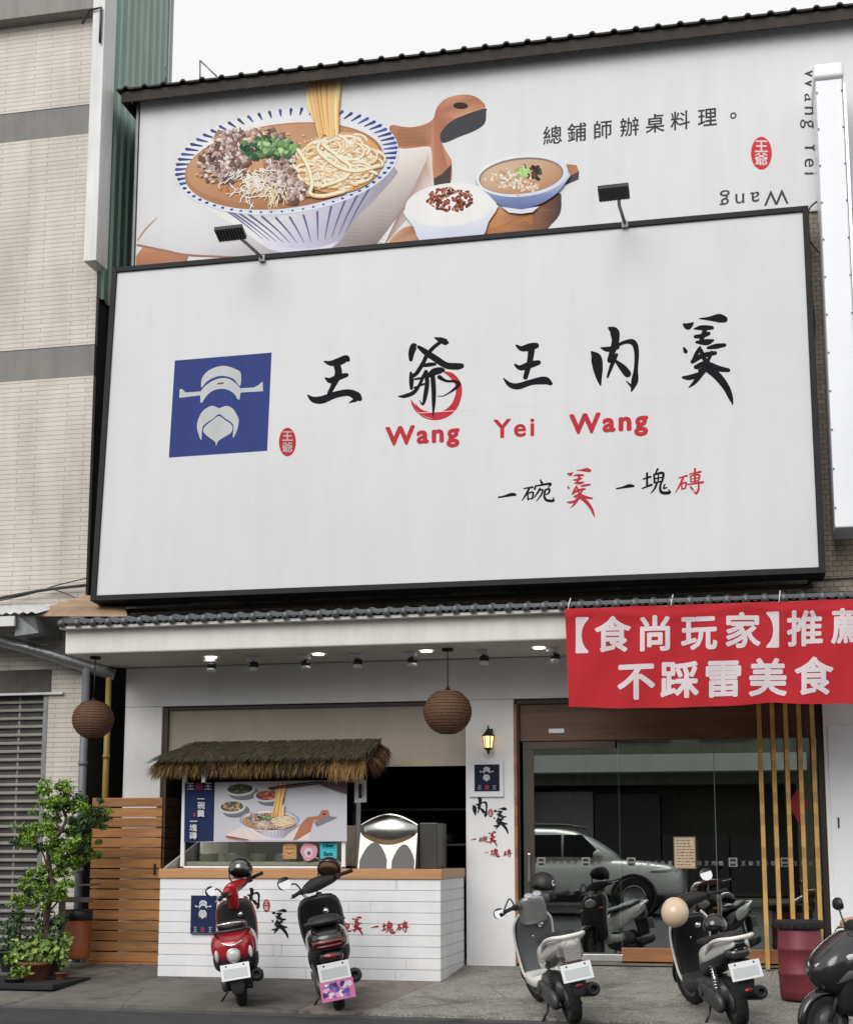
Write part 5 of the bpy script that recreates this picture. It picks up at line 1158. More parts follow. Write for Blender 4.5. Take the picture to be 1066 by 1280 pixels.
tag(MB().tube([(-8.62, -.35, -.3), (-8.62, -.35, 3.7)], .055, 14).tube([(-8.62, -.35, 1.0), (-8.62, -.35, 1.06)], .065, 14).tube([(-8.62, -.35, 2.4), (-8.62, -.35, 2.46)], .065, 14).build('grey_downpipe', mat('grey_pvc', (.15, .16, .18, 1), .45, var=.1)), 'grey downpipe running up beside the tiled wall behind the woven lamp', 'pipe')
tag(MB().tube([(-8.36, -.2, 1.2), (-8.36, -.2, 3.66)], .04, 12).tube([(-8.36, -.2, 2.5), (-8.36, -.2, 2.55)], .05, 12).build('yellow_pipe', mat('yellow_pvc', (.36, .25, .05, 1), .5, var=.25, vscale=5)), 'yellowish gas pipe standing in the gap right of the grey downpipe', 'pipe')

# ================================================================== SCOOTERS (local axes: +Y forward, rear tyre touches the ground at the origin)
REDP = mat('red_paint', (.38, .012, .018, 1), .22, coat=.9, var=.05)
WHITEP = mat('pearl_white_paint', (.76, .75, .72, 1), .3, coat=.6, var=.04)
BLACKP = mat('black_paint', (.010, .010, .011, 1), .25, coat=.7, var=.1)
SILVERP = mat('silver_paint', (.30, .305, .31, 1), .35, .5, coat=.4)
REDLENS = mat('red_lens', (.25, .008, .012, 1), .15, coat=.8)
CLEAR = mat('clear_lens', (.55, .55, .55, 1), .12, coat=.8)
SEATM = mat('seat_vinyl', (.013, .013, .014, 1), .55, bump=.2, bscale=120)
PLATEW = mat('plate_white', (.72, .74, .76, 1), .45); PLATEG = mat('plate_blur_grey', (.50, .53, .54, 1), .5)
COWL = {
 'retro': [(.62,.46,.12,.13),(.48,.52,.185,.18),(.22,.575,.225,.20),(-.06,.60,.24,.195),(-.26,.60,.222,.165),(-.37,.60,.165,.12),(-.42,.60,.08,.06)],
 'sport': [(.62,.50,.10,.10),(.42,.58,.15,.13),(.12,.66,.165,.115),(-.14,.725,.15,.095),(-.34,.775,.115,.075),(-.45,.80,.06,.04)],
 'boxy':  [(.62,.48,.14,.15),(.42,.55,.19,.18),(.12,.62,.205,.16),(-.18,.655,.195,.135),(-.36,.67,.16,.105),(-.43,.67,.10,.06)]}
SEATS = {'retro': (.775, 1.0), 'sport': (.80, .92), 'boxy': (.80, 1.05)}
def scooter(lab, st, x, y, head, lean, pz=None, group='scooters parked before the shop'):
    t = thing('scooter', lab, 'scooter', (0, 0, 0), group)
    kind, body, inner, rim = st['kind'], st['body'], st.get('inner', DGREY), st.get('rim', GREYPL)
    # wheels
    for yy, rr, ww in ((0, .225, .055), (1.25, .225, .047)):
        b = MB(); prof = [(rr - .085, -ww * .8), (rr - .05, -ww), (rr - .02, -ww * .92), (rr - .004, -ww * .5), (rr, 0), (rr - .004, ww * .5), (rr - .02, ww * .92), (rr - .05, ww), (rr - .085, ww * .8)]
        b.lathe(prof, (0, yy, rr), (1, 0, 0), 36)
        for k in range(36):
            a = 2 * math.pi * k / 36; b.obox((.022 * (1 if k % 2 else -1), yy + (rr - .003) * math.cos(a), rr + (rr - .003) * math.sin(a)), (.016, .004, 0), (0, .004 * -math.sin(a), .004 * math.cos(a)), (0, .004 * math.cos(a), .004 * math.sin(a)))
        wl = b.build('wheel', RUBBER, t)
        b = MB(); b.lathe([(.0, -.035), (.05, -.04), (.055, -.02), (rr - .088, -.03), (rr - .08, -.042), (rr - .08, .042), (rr - .088, .03), (.055, .02), (.05, .04), (0, .035)], (0, yy, rr), (1, 0, 0), 30)
        b.lathe([(0, -.045), (.09, -.045), (.09, -.035)], (0, yy, rr), (1, 0, 0), 24); b.build('rim', rim, wl)
    # front fender and fork
    b = MB(); rg = []
    for k in range(9):
        a = R(-10 + 165 * k / 8); rr = .262; c = Vector((0, 1.25 + rr * math.cos(a), .225 + rr * math.sin(a))); hw = .075 * (1 - .25 * abs(k - 4) / 4)
        o = Vector((0, math.cos(a), math.sin(a))); rg.append([c + Vector((hw, 0, 0)) - o * .05, c + Vector((hw * .85, 0, 0)) + o * .005, c + o * .025, c + Vector((-hw * .85, 0, 0)) + o * .005, c + Vector((-hw, 0, 0)) - o * .05, c + o * .008])
    b.loft(rg); b.build('front_fender', st.get('fender', body), t, sub=1)
    b = MB()
    for s in (-1, 1): b.tube([(.062 * s, 1.25, .225), (.06 * s, 1.08, .62)], .02, 10)
    b.tube([(0, 1.06, .58), (0, .92, .98)], .03, 10); b.build('fork', DGREY, t)
    # leg shield: outer panel in body colour, inner panel dark
    hgt = st.get('shield_h', .92); sw = st.get('shield_w', .215)
    zs = [(.26, 1.03, .13), (.34, 1.06, .165), (.52, 1.075, sw * .93), (.70, 1.04, sw), (hgt - .09, .985, sw * .95), (hgt, .955, sw * .62)]
    b = MB(); b.loft([superring((0, yy + .045, z), hw, .075 if i < 5 else .05, 20, 3, 'xy') for i, (z, yy, hw) in enumerate(zs)]); b.build('leg_shield', st.get('shield', body), t, sub=1)
    b = MB(); b.loft([superring((0, yy - .025, z), hw * .93, .05, 20, 3.4, 'xy') for z, yy, hw in zs]); isd = b.build('inner_shield', inner, t, sub=1)
    b = MB(); b.lathe([(0, 0), (.028, 0), (.03, .012), (.0, .016)], (.055, .925, .80), (0, -1, .1), 16); b.tube([(-.04, .93, .70), (-.04, .90, .69), (-.04, .895, .71)], .007, 6); b.build('key_switch', CHROME, isd)
    if st.get('edging'):
        b = MB(); zz = spline([(hw * 1.0, yy + .005, z) for z, yy, hw in zs], 4)
        for s in (-1, 1): b.tube([(p[0] * s, p[1], p[2]) for p in zz], .014, 8)
        b.build('shield_edging', st['edging'], t)
    # floorboard, frame, engine
    b = MB(); b.loft([superring((0, yy, .30 + dz), hw, .055, 16, 5, 'xz') for yy, hw, dz in ((1.06, .15, .02), (.95, .18, 0), (.70, .175, 0), (.55, .15, .03))]); b.build('floorboard', st.get('floor', DGREY), t)
    b = MB(); b.loft([superring((-.02, yy, z), hw, hh, 14, 3.2, 'xz') for yy, z, hw, hh in ((.62, .32, .10, .10), (.42, .30, .12, .12), (.16, .30, .13, .13), (.0, .30, .10, .10))])
    b.loft([superring((-.145, yy, z), .04, hh, 16, 2.6, 'xz') for yy, z, hh in ((.50, .29, .05), (.42, .285, .10), (.2, .27, .085), (.02, .24, .105), (-.10, .235, .06))])
    b.lathe([(0, 0), (.05, 0), (.055, -.012), (0, -.016)], (-.185, .38, .29), (1, 0, 0), 16)
    b.build('engine', mat('engine_alloy', (.09, .09, .092, 1), .5, .5, var=.25, vscale=10), t, sub=1)
    # body behind the seat
    b = MB(); b.loft([superring((0, yy, z), hw, hh, 24, 2.7, 'xz') for yy, z, hw, hh in COWL[kind]]); b.build('rear_cowl', body, t, sub=1)
    if st.get('lower'):
        b = MB(); b.loft([superring((0, yy, z - hh * .62), hw * .97, hh * .75, 20, 3, 'xz') for yy, z, hw, hh in COWL[kind][:-1]]); b.build('lower_cowl', st['lower'], t, sub=1)
    if st.get('panel'):       # side panels in a second colour
        for s in (-1, 1):
            b = MB(); b.loft([superring((s * hw * .80, yy, z + .01), hw * .25, hh * k_, 14, 2.6, 'xz') for (yy, z, hw, hh), k_ in zip(COWL[kind][1:], (.5, .8, .75, .7, .6, .5))]); b.build('side_panel', st['panel'], t, sub=1)
    sz, sk = SEATS[kind]; tl = .10 if kind == 'sport' else 0      # sport tails rise to the rear
    b = MB(); b.loft([superring((0, yy, sz + dz - tl * (yy + .1)), hw * sk, hh * (.72 if kind == 'sport' else 1), 20, 2.8, 'xz') for yy, dz, hw, hh in ((.60, -.055, .08, .025), (.52, -.02, .125, .045), (.28, -.01, .15, .05), (.10, -.012, .15, .05), (.02, .02, .148, .055), (-.18, .035, .135, .05), (-.30, .035, .10, .035))]); b.build('seat', SEATM, t, sub=1)
    # grab rail
    g = st.get('rail', DGREY); gz_ = sz + (.02 if kind != 'retro' else -.02)
    b = MB(); b.tube(spline([(.15, .10, gz_ - .03 - 1.2 * tl), (.175, -.14, gz_ - .3 * tl), (.15, -.34, gz_ + .025), (.07, -.44, gz_ + .035), (-.07, -.44, gz_ + .035), (-.15, -.34, gz_ + .025), (-.175, -.14, gz_ - .3 * tl), (-.15, .10, gz_ - .03 - 1.2 * tl)], 5), st.get('rail_r', .016), 10); b.build('grab_rail', g, t)
    # lamps at the tail
    yT, zT = COWL[kind][-2][0] - .03, COWL[kind][-2][1]
    if kind == 'retro':
        b = MB(); b.ball((0, yT - .035, zT - .05), .062, .035, .062); b.build('tail_lamp', CLEAR, t)
        b = MB(); b.lathe([(.060, 0), (.07, .006), (.072, .02), (.06, .02)], (0, yT - .02, zT - .05), (0, -1, 0), 24, close=True); b.build('lamp_ring', CHROME, t)
        for s in (-1, 1):
            b = MB(); b.ball((s * .165, yT + .045, zT - .045), .022, .03, .06); b.build('turn_signal', CLEAR, t)
        b = MB(); b.tube(spline([(-.10, yT - .01, zT + .085), (-.05, yT - .035, zT + .06), (0, yT - .04, zT + .052), (.05, yT - .035, zT + .06), (.10, yT - .01, zT + .085)], 4), .008, 8); b.build('chrome_trim', CHROME, t)
        b = MB(); b.tube(spline([(.13, -.20, .83), (.12, -.36, .85), (0, -.41, .86), (-.12, -.36, .85), (-.13, -.20, .83)], 5), .012, 8); b.build('chrome_rail', CHROME, t)
    elif kind == 'sport':
        if st.get('hexlamp'):
            b = MB(); b.loft([[Vector((x * k, yy, zT - .055 + z * k)) for x, z in ((0, .085), (.075, .04), (.082, -.03), (.045, -.085), (-.045, -.085), (-.082, -.03), (-.075, .04))] for yy, k in ((yT + .08, 1.45), (yT - .015, 1.38), (yT - .055, 1.1))], 0, True, False); b.build('tail_lamp', mat('smoked_lens', (.16, .15, .15, 1), .22, coat=.6), t, bevel=.01)
            b = MB()
            for i in range(-5, 6):
                for j in range(-5, 6):
                    xx, zz = i * .016 + (j % 2) * .008, j * .0155
                    if abs(xx) < .078 and abs(zz) < .078: b.ball((xx, yT - .056, zT - .055 + zz), .006, .004, .006, 8, 5)
            b.build('lamp_cells', CLEAR, t)
            b = MB(); b.ball((0, yT - .01, zT - .165), .085, .03, .022); b.build('brake_lamp', REDLENS, t)
        else:
            b = MB(); b.loft([superring((0, yy, zT - .04 - dz), hw, hh, 18, 2.6, 'xz') for yy, dz, hw, hh in ((yT + .10, 0, .13, .07), (yT - .01, .02, .11, .055), (yT - .05, .03, .07, .03))]); b.build('tail_lamp', mat('dark_lens', (.03, .03, .032, 1), .12, coat=.9), t, sub=1)
            for s in (-1, 1):
                b = MB(); b.tube([(s * .03, yT - .05, zT - .02), (s * .09, yT + .0, zT - .005), (s * .115, yT + .05, zT - .035)], .010, 8); b.build('turn_signal', CLEAR, t)
    else:
        b = MB(); b.loft([superring((0, yy, zT - .02), hw, .05, 18, 3.5, 'xz') for yy, hw in ((yT + .03, .16), (yT - .03, .15), (yT - .05, .10))]); b.build('tail_panel', BLACKGL, t, sub=1)
        for dz_, hw in ((.006, .15), (-.03, .145)):
            b = MB(); b.tube(spline([(-hw, yT + .0, zT + dz_), (-.08, yT - .052, zT + dz_), (0, yT - .06, zT + dz_), (.08, yT - .052, zT + dz_), (hw, yT + .0, zT + dz_)], 4), .009, 8); b.build('tail_lamp', REDLENS, t)
        b = MB(); b.loft([superring((0, yy, zT - .135), hw, hh, 16, 2.4, 'xz') for yy, hw, hh in ((yT + .04, .12, .07), (yT - .03, .11, .06), (yT - .06, .05, .03))]); b.build('tail_panel', BLACKP, t, sub=1)
        b = MB(); b.ball((0, yT - .055, zT - .12), .06, .02, .02); b.build('brake_lamp', REDLENS, t)
    # mudguard, licence plate
    pz_ = st.get('plate_z', .47); py_ = yT - .075; yb = st.get('guard_y', 0)
    b = MB(); b.loft([superring((0, yy, z), hw, .018, 14, 3.5, 'xy') for yy, z, hw in ((yT + .05, zT - .12, .10), (yT - .02, pz_ + .06, .085), (yT - .045, pz_ - .06, .08), (yT - .05, pz_ - .17, .07), (yT - .03, pz_ - .24, .05))]); mg = b.build('mudguard', DGREY, t, sub=1)
    if kind != 'retro':
        b = MB(); b.ball((0, yT - .075, st.get('refl_z', pz_ - .125)), .035, .01, .018, 12, 6); b.build('reflector', REDLENS, mg)
    n_ = Vector((0, -1, .32 if kind != 'boxy' else .1)).normalized(); u_ = Vector((0, .32 if kind != 'boxy' else .1, 1)).normalized(); c_ = Vector((0, py_ - .02, pz_))
    b = MB(); b.obox(c_, (.14, 0, 0), n_ * .004, u_ * .078)
    b.obox(c_ + n_ * .005 - u_ * .012, (.115, 0, 0), n_ * .0012, u_ * .043, 1)
    for s in (-.085, .085): b.lathe([(0, .007), (.009, .007), (.009, .003)], c_ + Vector((s, 0, 0)) + u_ * .058, n_, 10, 2)
    b.build('licence_plate', [PLATEW, PLATEG, BLACK], t, bevel=.003)
    if st.get('card'):
        cc = c_ - u_ * .165; b = MB(); b.obox(cc, (.15, 0, 0), n_ * .003, u_ * .085, c=col(206, 120, 168, 1.1)); rnd = random.Random(8)
        for k in range(46):
            ox, oz = rnd.uniform(-.115, .115), rnd.uniform(-.055, .055); pts = []
            r0 = rnd.uniform(.008, .03); n0 = rnd.randint(5, 8); a0 = rnd.random() * 6
            for q in range(n0): pts.append(cc + Vector((ox + r0 * rnd.uniform(.6, 1.2) * math.cos(a0 + 6.283 * q / n0), 0, 0)) + u_ * (oz + r0 * rnd.uniform(.6, 1.2) * math.sin(a0 + 6.283 * q / n0)) + n_ * (.0034 + k * .00006))
            b.poly(pts, c=col(*rnd.choice([(236, 170, 206), (214, 204, 226), (86, 84, 158), (190, 72, 140), (238, 226, 236), (130, 110, 180), (66, 58, 110)]), 1.1))
        b.build('decor_card', PRINT, t, fixn=False)
    # exhaust on the right, shock absorbers, stands
    b = MB(); b.tube([(.06, .45, .22), (.13, .35, .19), (.165, .25, .22)], .022, 10); b.lathe([(.02, -.02), (.055, 0), (.066, .06), (.066, .42), (.058, .47), (.03, .485), (.028, .44), (0, .44)], (.175, .24, .235), (0.02, -1, .17), 20); ex = b.build('exhaust', st.get('exhaust', DGREY), t)
    b = MB(); b.loft([superring((.225, yy, .25 + dz), .02, .045, 12, 3, 'xz') for yy, dz in ((.20, 0), (.0, .035), (-.1, .05))]); b.build('heat_shield', st.get('heat', GREYPL), ex)
    b = MB()
    for s in (-1, 1):
        b.tube([(s * .135, .02, .27), (s * .125, .10, .60)], .014, 8)
        for k in range(8): b.lathe([(.022, -.005), (.029, 0), (.022, .005)], Vector((s * .135, .02, .27)).lerp(Vector((s * .125, .10, .60)), .3 + k * .08), Vector((s * -.01, .08, .33)), 12)
    b.build('shock_absorber', st.get('shock', DGREY), t)
    b = MB(); b.tube([(-.10, .38, .22), (-.16, .30, .10), (-.235, .27, .012)], .012, 8); b.box(-.265, -.21, .24, .30, .002, .014)
    b.tube([(-.11, .30, .2), (-.11, .05, .16), (.11, .05, .16), (.11, .30, .2)], .014, 8); b.build('stand', BLACK, t)
    # handlebars
    hb = st.get('hz', 1.0); cover = st.get('cover', BLACK)
    b = MB(); b.loft([superring((xx, .905 - dy, hb + dz), .05 * k, .055 * k, 16, 2.4, 'yz') for xx, dy, dz, k in ((-.20, .05, .01, .45), (-.13, .015, .005, .95), (-.05, 0, .012, 1.25), (.05, 0, .012, 1.25), (.13, .015, .005, .95), (.20, .05, .01, .45))])
    hbo = b.build('handlebar_cover', cover, t, sub=1)
    b = MB(); b.loft([superring((0, .86, hb + .015), .075, .035, 16, 2.6, 'xz'), superring((0, .85, hb + .02), .065, .028, 16, 2.6, 'xz')]); b.build('dashboard', mat('dash_glass', (.05, .055, .06, 1), .1, coat=1), hbo)
    if st.get('tall_cover'):
        tw = st.get('tall_w', 1); b = MB(); b.loft([superring((0, .93 - .10 * k, hb - .22 + .30 * k), (.15 - .03 * abs(k - .5) - .02 * k) * tw, .065 - .015 * k, 18, 2.6, 'xy') for k in (0, .25, .5, .75, 1)]); b.build('front_cover', st['tall_cover'], t, sub=1)
        for s in (-.045, .045) if tw == 1 else ():
            b = MB(); b.lathe([(0, .004), (.036, .004), (.044, .0), (.044, -.01)], (s, .83, hb + .085), (0, -.5, 1), 20); b.build('gauge', mat('gauge_face', (.35, .36, .4, 1), .1, coat=1), t)
    b = MB()
    for s in (-1, 1): b.tube([(s * .17, .855, hb + .012), (s * .24, .825, hb + .015), (s * .345, .775, hb + .012)], .013, 10)
    b.build('handlebar', CHROME if st.get('chromebar') else DGREY, t)
    for s in (-1, 1):
        b = MB(); b.tube([(s * .225, .832, hb + .015), (s * .345, .775, hb + .012)], .019, 12); b.lathe([(0, 0), (.021, 0), (.021, .012), (0, .014)], (s * .345, .775, hb + .012), (s, -.4, 0), 12); gp = b.build('grip', RUBBER, t)
        b = MB(); b.tube([(s * .19, .875, hb + .01), (s * .25, .872, hb), (s * .34, .845, hb - .005)], .007, 8); b.ball((s * .345, .842, hb - .005), .011, .011, .011, 8, 6); b.build('brake_lever', st.get('lever', ALU), gp)
        b = MB(); b.box(s * .205 - .025, s * .205 + .025, .81, .87, hb - .02, hb + .035); b.build('switch_box', BLACK, gp, bevel=.008)
    for s in st.get('mirrors', (-1, 1)):
        mx_, mz = s * st.get('mirror_x', .31), hb + st.get('mirror_h', .20)
        b = MB(); b.tube(spline([(s * .20, .87, hb + .03), (s * .235, .88, hb + .10), (mx_ - s * .03, .87, mz - .03), (mx_, .86, mz)], 4), .008, 8)
        b.loft([superring((mx_, .862 - d, mz), st.get('mirror_r', .058) * k * 1.15, st.get('mirror_r', .058) * k, 18, 2.3, 'xz') for d, k in ((-.028, .35), (-.02, .8), (0, 1.0), (.012, 1.0))]); mo = b.build('mirror', BLACK, t)
        rr = st.get('mirror_r', .058); b = MB(); b.poly([(p.x, .842 + (p.z - mz + rr) * .32 - .018, p.z) for p in superring((mx_, 0, mz), rr * 1.07, rr * .93, 18, 2.3, 'xz')]); b.build('mirror_glass', MIRROR, mo, fixn=False)
    b = MB()
    for s, o_ in ((-1, 0), (1, .02), (-1, .04)): b.tube(spline([(s * .20, .87, hb), (s * .13, 1.0 + o_, hb - .02), (s * .04, 1.06 + o_, hb - .14), (s * .03, 1.08, hb - .30)], 5), .005, 6)
    b.build('brake_cable', BLACK, hbo)
    # head lamp and front signals
    b = MB(); b.ball((0, 1.135, st.get('head_z', .78)), .085, .05, .06); b.build('headlight', CLEAR, t)
    for s in (-1, 1):
        b = MB(); b.ball((s * .14, 1.12, .70), .045, .03, .025); b.build('turn_signal', mat('amber_lens', (.5, .16, .02, 1), .2, coat=.7), t)
    if st.get('nose'):       # full front fairing with swept lamps
        b = MB(); b.loft([superring((0, 1.02 + dy, z), hw, hd, 22, 2.5, 'xy') for z, dy, hw, hd in ((.44, .10, .13, .14), (.56, .14, .20, .21), (.70, .14, .235, .23), (.82, .08, .21, .19), (.92, 0, .16, .13), (1.0, -.06, .10, .07))]); b.build('nose_cowl', st['nose'], t, sub=1)
        for s in (-1, 1):
            b = MB(); b.loft([superring((s * xx, yy, zz), .018, hh, 12, 2.2, 'xz') for xx, yy, zz, hh in ((.235, 1.00, .80, .012), (.215, 1.12, .77, .03), (.17, 1.24, .735, .036), (.09, 1.345, .70, .028), (.04, 1.37, .69, .012))]); b.build('headlight', CLEAR, t, sub=1)
            b = MB(); b.loft([superring((s * xx, yy, zz), .012, hh, 12, 2.2, 'xz') for xx, yy, zz, hh in ((.24, .98, .66, .01), (.225, 1.14, .62, .045), (.17, 1.25, .585, .05), (.10, 1.31, .56, .02))]); b.build('side_fin', GREYPL, t, sub=1)
    if st.get('steer'):      # bars and front wheel turned about the steering head
        Mx = Matrix.Translation((0, .95, 1)) @ Matrix.Rotation(R(st['steer']), 4, Vector((0, -.3, .95))) @ Matrix.Translation((0, -.95, -1))
        def turn(o):
            o.data.transform(Mx)
            for c in o.children: turn(c)
        for o in list(t.children):
            nm = o.name.split('.')[0]
            if nm in ('front_fender', 'fork', 'handlebar', 'handlebar_cover', 'grip', 'mirror', 'gauge') or (nm == 'wheel' and o.data.vertices[0].co.y > .6): turn(o)
    t.scale = [st.get('scale', 1)] * 3
    z = gz(y) if pz is None else pz
    t.location = (x, y, z); t.rotation_euler = (math.atan(SLOPE) if pz is None else 0, R(lean), R(head))
    t.rotation_mode = 'XYZ'
    return t
def local(t, p):
    return Matrix.LocRotScale(t.location, t.rotation_euler, t.scale) @ Vector(p)
def helmet(lab, P, m, rot, visor=None, r=.142, opening=True, mark=None, lining=None):
    """half-face helmet: +Y is the wearer's forward, origin at the centre of the shell"""
    t = thing('helmet', lab, 'helmet', (0, 0, 0), 'riding helmets')
    b = MB(); seg, rg = 40, 16; vs, fs = [], []
    for i in range(rg + 1):
        th = R(1 + 116 * i / rg)
        for k in range(seg):
            a = 2 * math.pi * k / seg
            q = 1.0 + (.04 if th > R(80) else 0) * 0
            vs.append((r * .97 * math.sin(th) * math.cos(a), r * 1.10 * math.sin(th) * math.sin(a), r * 1.0 * math.cos(th)))
    for i in range(rg):
        for k in range(seg):
            a = (2 * math.pi * (k + .5) / seg); th = 1 + 116 * (i + .5) / rg
            front = abs(((math.degrees(a) - 90 + 180) % 360) - 180)
            lim = 72 + 34 * max(0, (front - 52) / 40) if front < 92 else 106 + (front - 92) * .13
            if opening and th > lim: continue
            if not opening and th > 108: continue
            k2 = (k + 1) % seg; fs.append((i * seg + k, (i + 1) * seg + k, (i + 1) * seg + k2, i * seg + k2))
    b.add(vs, fs, 0, True); s = b.build('helmet_shell', m, t)
    md = s.modifiers.new('thick', 'SOLIDIFY'); md.thickness = .014; md.offset = -1
    b = MB(); b.ball((0, 0, -.004), r * .86, r * .98, r * .88, 24, 12)
    lin = b.build('lining', lining or mat('helmet_lining', (.014, .012, .012, 1), .95), t)
    for v in lin.data.vertices:
        if v.co.z < -.03: v.co.z = -.03 - (v.co.z + .03) * .1
    b = MB(); b.tube(spline([(r * .86, .01, -.05), (r * .7, .02, -.13), (0, .03, -.20), (-r * .7, .02, -.13), (-r * .86, .01, -.05)], 5), .009, 6); b.build('strap', DARKCLOTH, t)
    if visor:
        b = MB(); vs, fs = [], []
        for i in range(7):
            th = R(62 + 48 * i / 6)
            for k in range(15):
                a = R(90 - 62 + 124 * k / 14); vs.append((r * 1.06 * math.sin(th) * math.cos(a), r * 1.22 * math.sin(th) * math.sin(a), r * 1.05 * math.cos(th) - .003))
        b.add(vs, [(i * 15 + k, (i + 1) * 15 + k, (i + 1) * 15 + k + 1, i * 15 + k + 1) for i in range(6) for k in range(14)], 0, True); b.build('visor', visor, t)
    if mark:
        b = MB(); pts = []
        for (u, v) in mark: 
            th, a = R(v), R(u); pts.append((r * .985 * math.sin(th) * math.cos(a), r * 1.115 * math.sin(th) * math.sin(a), r * 1.015 * math.cos(th)))
        b.poly(pts); b.build('white_decal', WHITEBOX, t, fixn=False)
    t.location = P; t.rotation_euler = tuple(R(a) for a in rot)
    return t

s1 = scooter('glossy red retro scooter with round tail lamp parked at the left end of the counter', dict(kind='retro', body=REDP, inner=DGREY, shield=REDP, cover=REDP, lower=DGREY, rim=ALU, tall_cover=REDP, tall_w=.5, mirrors=(-1,), mirror_r=.052, mirror_h=.12, mirror_x=.36, plate_z=.405, hz=1.07, heat=CHROME, shield_w=.225, shield_h=.97, steer=50, scale=1.06), -5.29, -3.32, 17, -9)
s2 = scooter('all black scooter with a pink decorated card below its number plate', dict(kind='boxy', body=BLACKP, inner=BLACK, cover=BLACK, lower=DGREY, card=True, mirrors=(-1,), mirror_r=.062, mirror_x=.36, mirror_h=.15, hz=1.06, plate_z=.42, shield_w=.235, shield_h=.97, steer=30, scale=1.13), -4.20, -3.43, 18, -11)
s3 = scooter('pearl white scooter with a mesh patterned tail lamp before the glass door', dict(kind='sport', body=WHITEP, inner=mat('grey_inner_panel', (.085, .09, .095, 1), .5), shield=DGREY, cover=GREYPL, hexlamp=True, rail=WHITEP, rail_r=.02, mirrors=(-1,), mirror_r=.05, mirror_x=.38, mirror_h=.0, plate_z=.54, hz=1.02, panel=WHITEP, tall_cover=SILVERP, lower=None, floor=WHITEP, fender=DGREY, edging=WHITEP, steer=12, scale=1.06, shield_w=.195), -1.72, -3.90, 21, -11)
s4 = scooter('black scooter with white shield edging and white grab rail before the shop window', dict(kind='sport', body=BLACKP, inner=BLACK, shield=BLACKP, cover=BLACK, edging=WHITEP, rail=WHITEP, rail_r=.02, panel=WHITEP, mirrors=(1,), mirror_r=.06, mirror_x=.22, mirror_h=.20, plate_z=.575, refl_z=.40, hz=1.04, shock=CHROME, lower=DGREY, steer=15, scale=1.06, shield_w=.195), -.16, -3.88, 19, -10)
s5 = scooter('dark scooter with a rider coming in at the right edge', dict(kind='sport', body=BLACKP, inner=BLACK, shield=mat('grey_metal_paint', (.035, .036, .04, 1), .25, .5, coat=.8), cover=BLACK, mirrors=(1,), hz=1.0, nose=mat('grey_metal_paint', (.035, .036, .04, 1), .25, .5, coat=.8), fender=BLACKP, rail=BLACK, lever=CHROME), 1.64, -4.35, 122, 0, -.385)
helmet('glossy black open face helmet hanging on the handlebar of the red scooter', at(300.5, 1088, -2.40), BLACKGL, (16, -10, 205), GLASSC, .142)
helmet('black helmet with brown lining turned towards the street on the black scooter', at(411.5, 1087, -2.42), BLACKGL, (24, 0, 182), None, .138, True, None, mat('brown_lining', (.10, .045, .022, 1), .8))
helmet('matt black helmet with a white mark on the handlebar of the white scooter', at(678, 1107, -2.9), mat('matt_black', (.014, .014, .014, 1), .5), (-12, 8, 20), None, .142, True, [(-62, 78), (-50, 70), (-44, 82), (-40, 92), (-52, 98), (-60, 90)])
helmet('plain beige helmet hanging on the left handlebar of the black and white scooter', at(843.5, 1141, -3.42), mat('beige_enamel', (.62, .47, .34, 1), .3, coat=.4), (58, 0, -8), None, .14, False)
helmet('dark grey helmet lying on the seat of the black and white scooter', local(s4, (.03, .30, .86)), BLACKGL, (-8, 5, -30), None, .12)

# ================================================================== RIDER AT THE RIGHT EDGE (same frame as the fifth scooter)
def skin_mesh(name, chains, m, parent, sub=2):
    bm = bmesh.new(); ly = bm.verts.layers.skin.verify(); cache = {}
    def V(p, r):
        k = tuple(round(c, 4) for c in p)
        if k not in cache:
            v = bm.verts.new(p); v[ly].radius = (r, r) if not isinstance(r, tuple) else r; cache[k] = v
        return cache[k]
    first = None
    for ch in chains:
        prev = None
        for p, r in ch:
            v = V(p, r)
            if first is None: first = v; v[ly].use_root = True
            if prev and prev is not v and not bm.edges.get((prev, v)): bm.edges.new((prev, v))
            prev = v
    me = bpy.data.meshes.new(name); bm.to_mesh(me); bm.free(); me.materials.append(m)
    o = mesh_obj(name, me, parent, ORG[parent]); a = o.modifiers.new('skin', 'SKIN'); a.use_smooth_shade = True; a.branch_smoothing = .4
    s = o.modifiers.new('sub', 'SUBSURF'); s.levels = sub; s.render_levels = sub
    return o
pr = thing('person', 'scooter rider in a white shirt with one hand on the handlebar at the right edge', 'person', (0, 0, 0))
pel = ((0, .06, .90), .13); che = ((0, .13, 1.25), .135); nek = ((0, .17, 1.46), .055)
arms, legs, sleeves = [], [], []
for s in (-1, 1):
    sh = ((s * .19, .15, 1.38), .062); el = ((s * .29, .36, 1.13), .043); wr_ = ((s * .298, .68, 1.065), .029); hd = ((s * .287, .745, 1.06), (.036, .026))
    arms.append([((0, .15, 1.38), .09), sh, el, ((s * .297, .52, 1.095), .038), wr_, hd])
    sleeves.append([((0, .15, 1.38), .10), ((s * .19, .15, 1.385), .078), ((s * .25, .27, 1.25), .068), ((s * .289, .38, 1.13), .062), ((s * .297, .57, 1.088), .052)])
    legs.append([pel, ((s * .11, .10, .88), .10), ((s * .17, .50, .80), .068), ((s * .15, .58, .42), .045), ((s * .15, .62, .39), .045), ((s * .15, .76, .37), .04)])
chains = [[pel, che, ((0, .15, 1.38), .09), nek, ((0, .19, 1.55), .075), ((0, .20, 1.63), .09), ((0, .19, 1.71), .075)]] + arms + legs
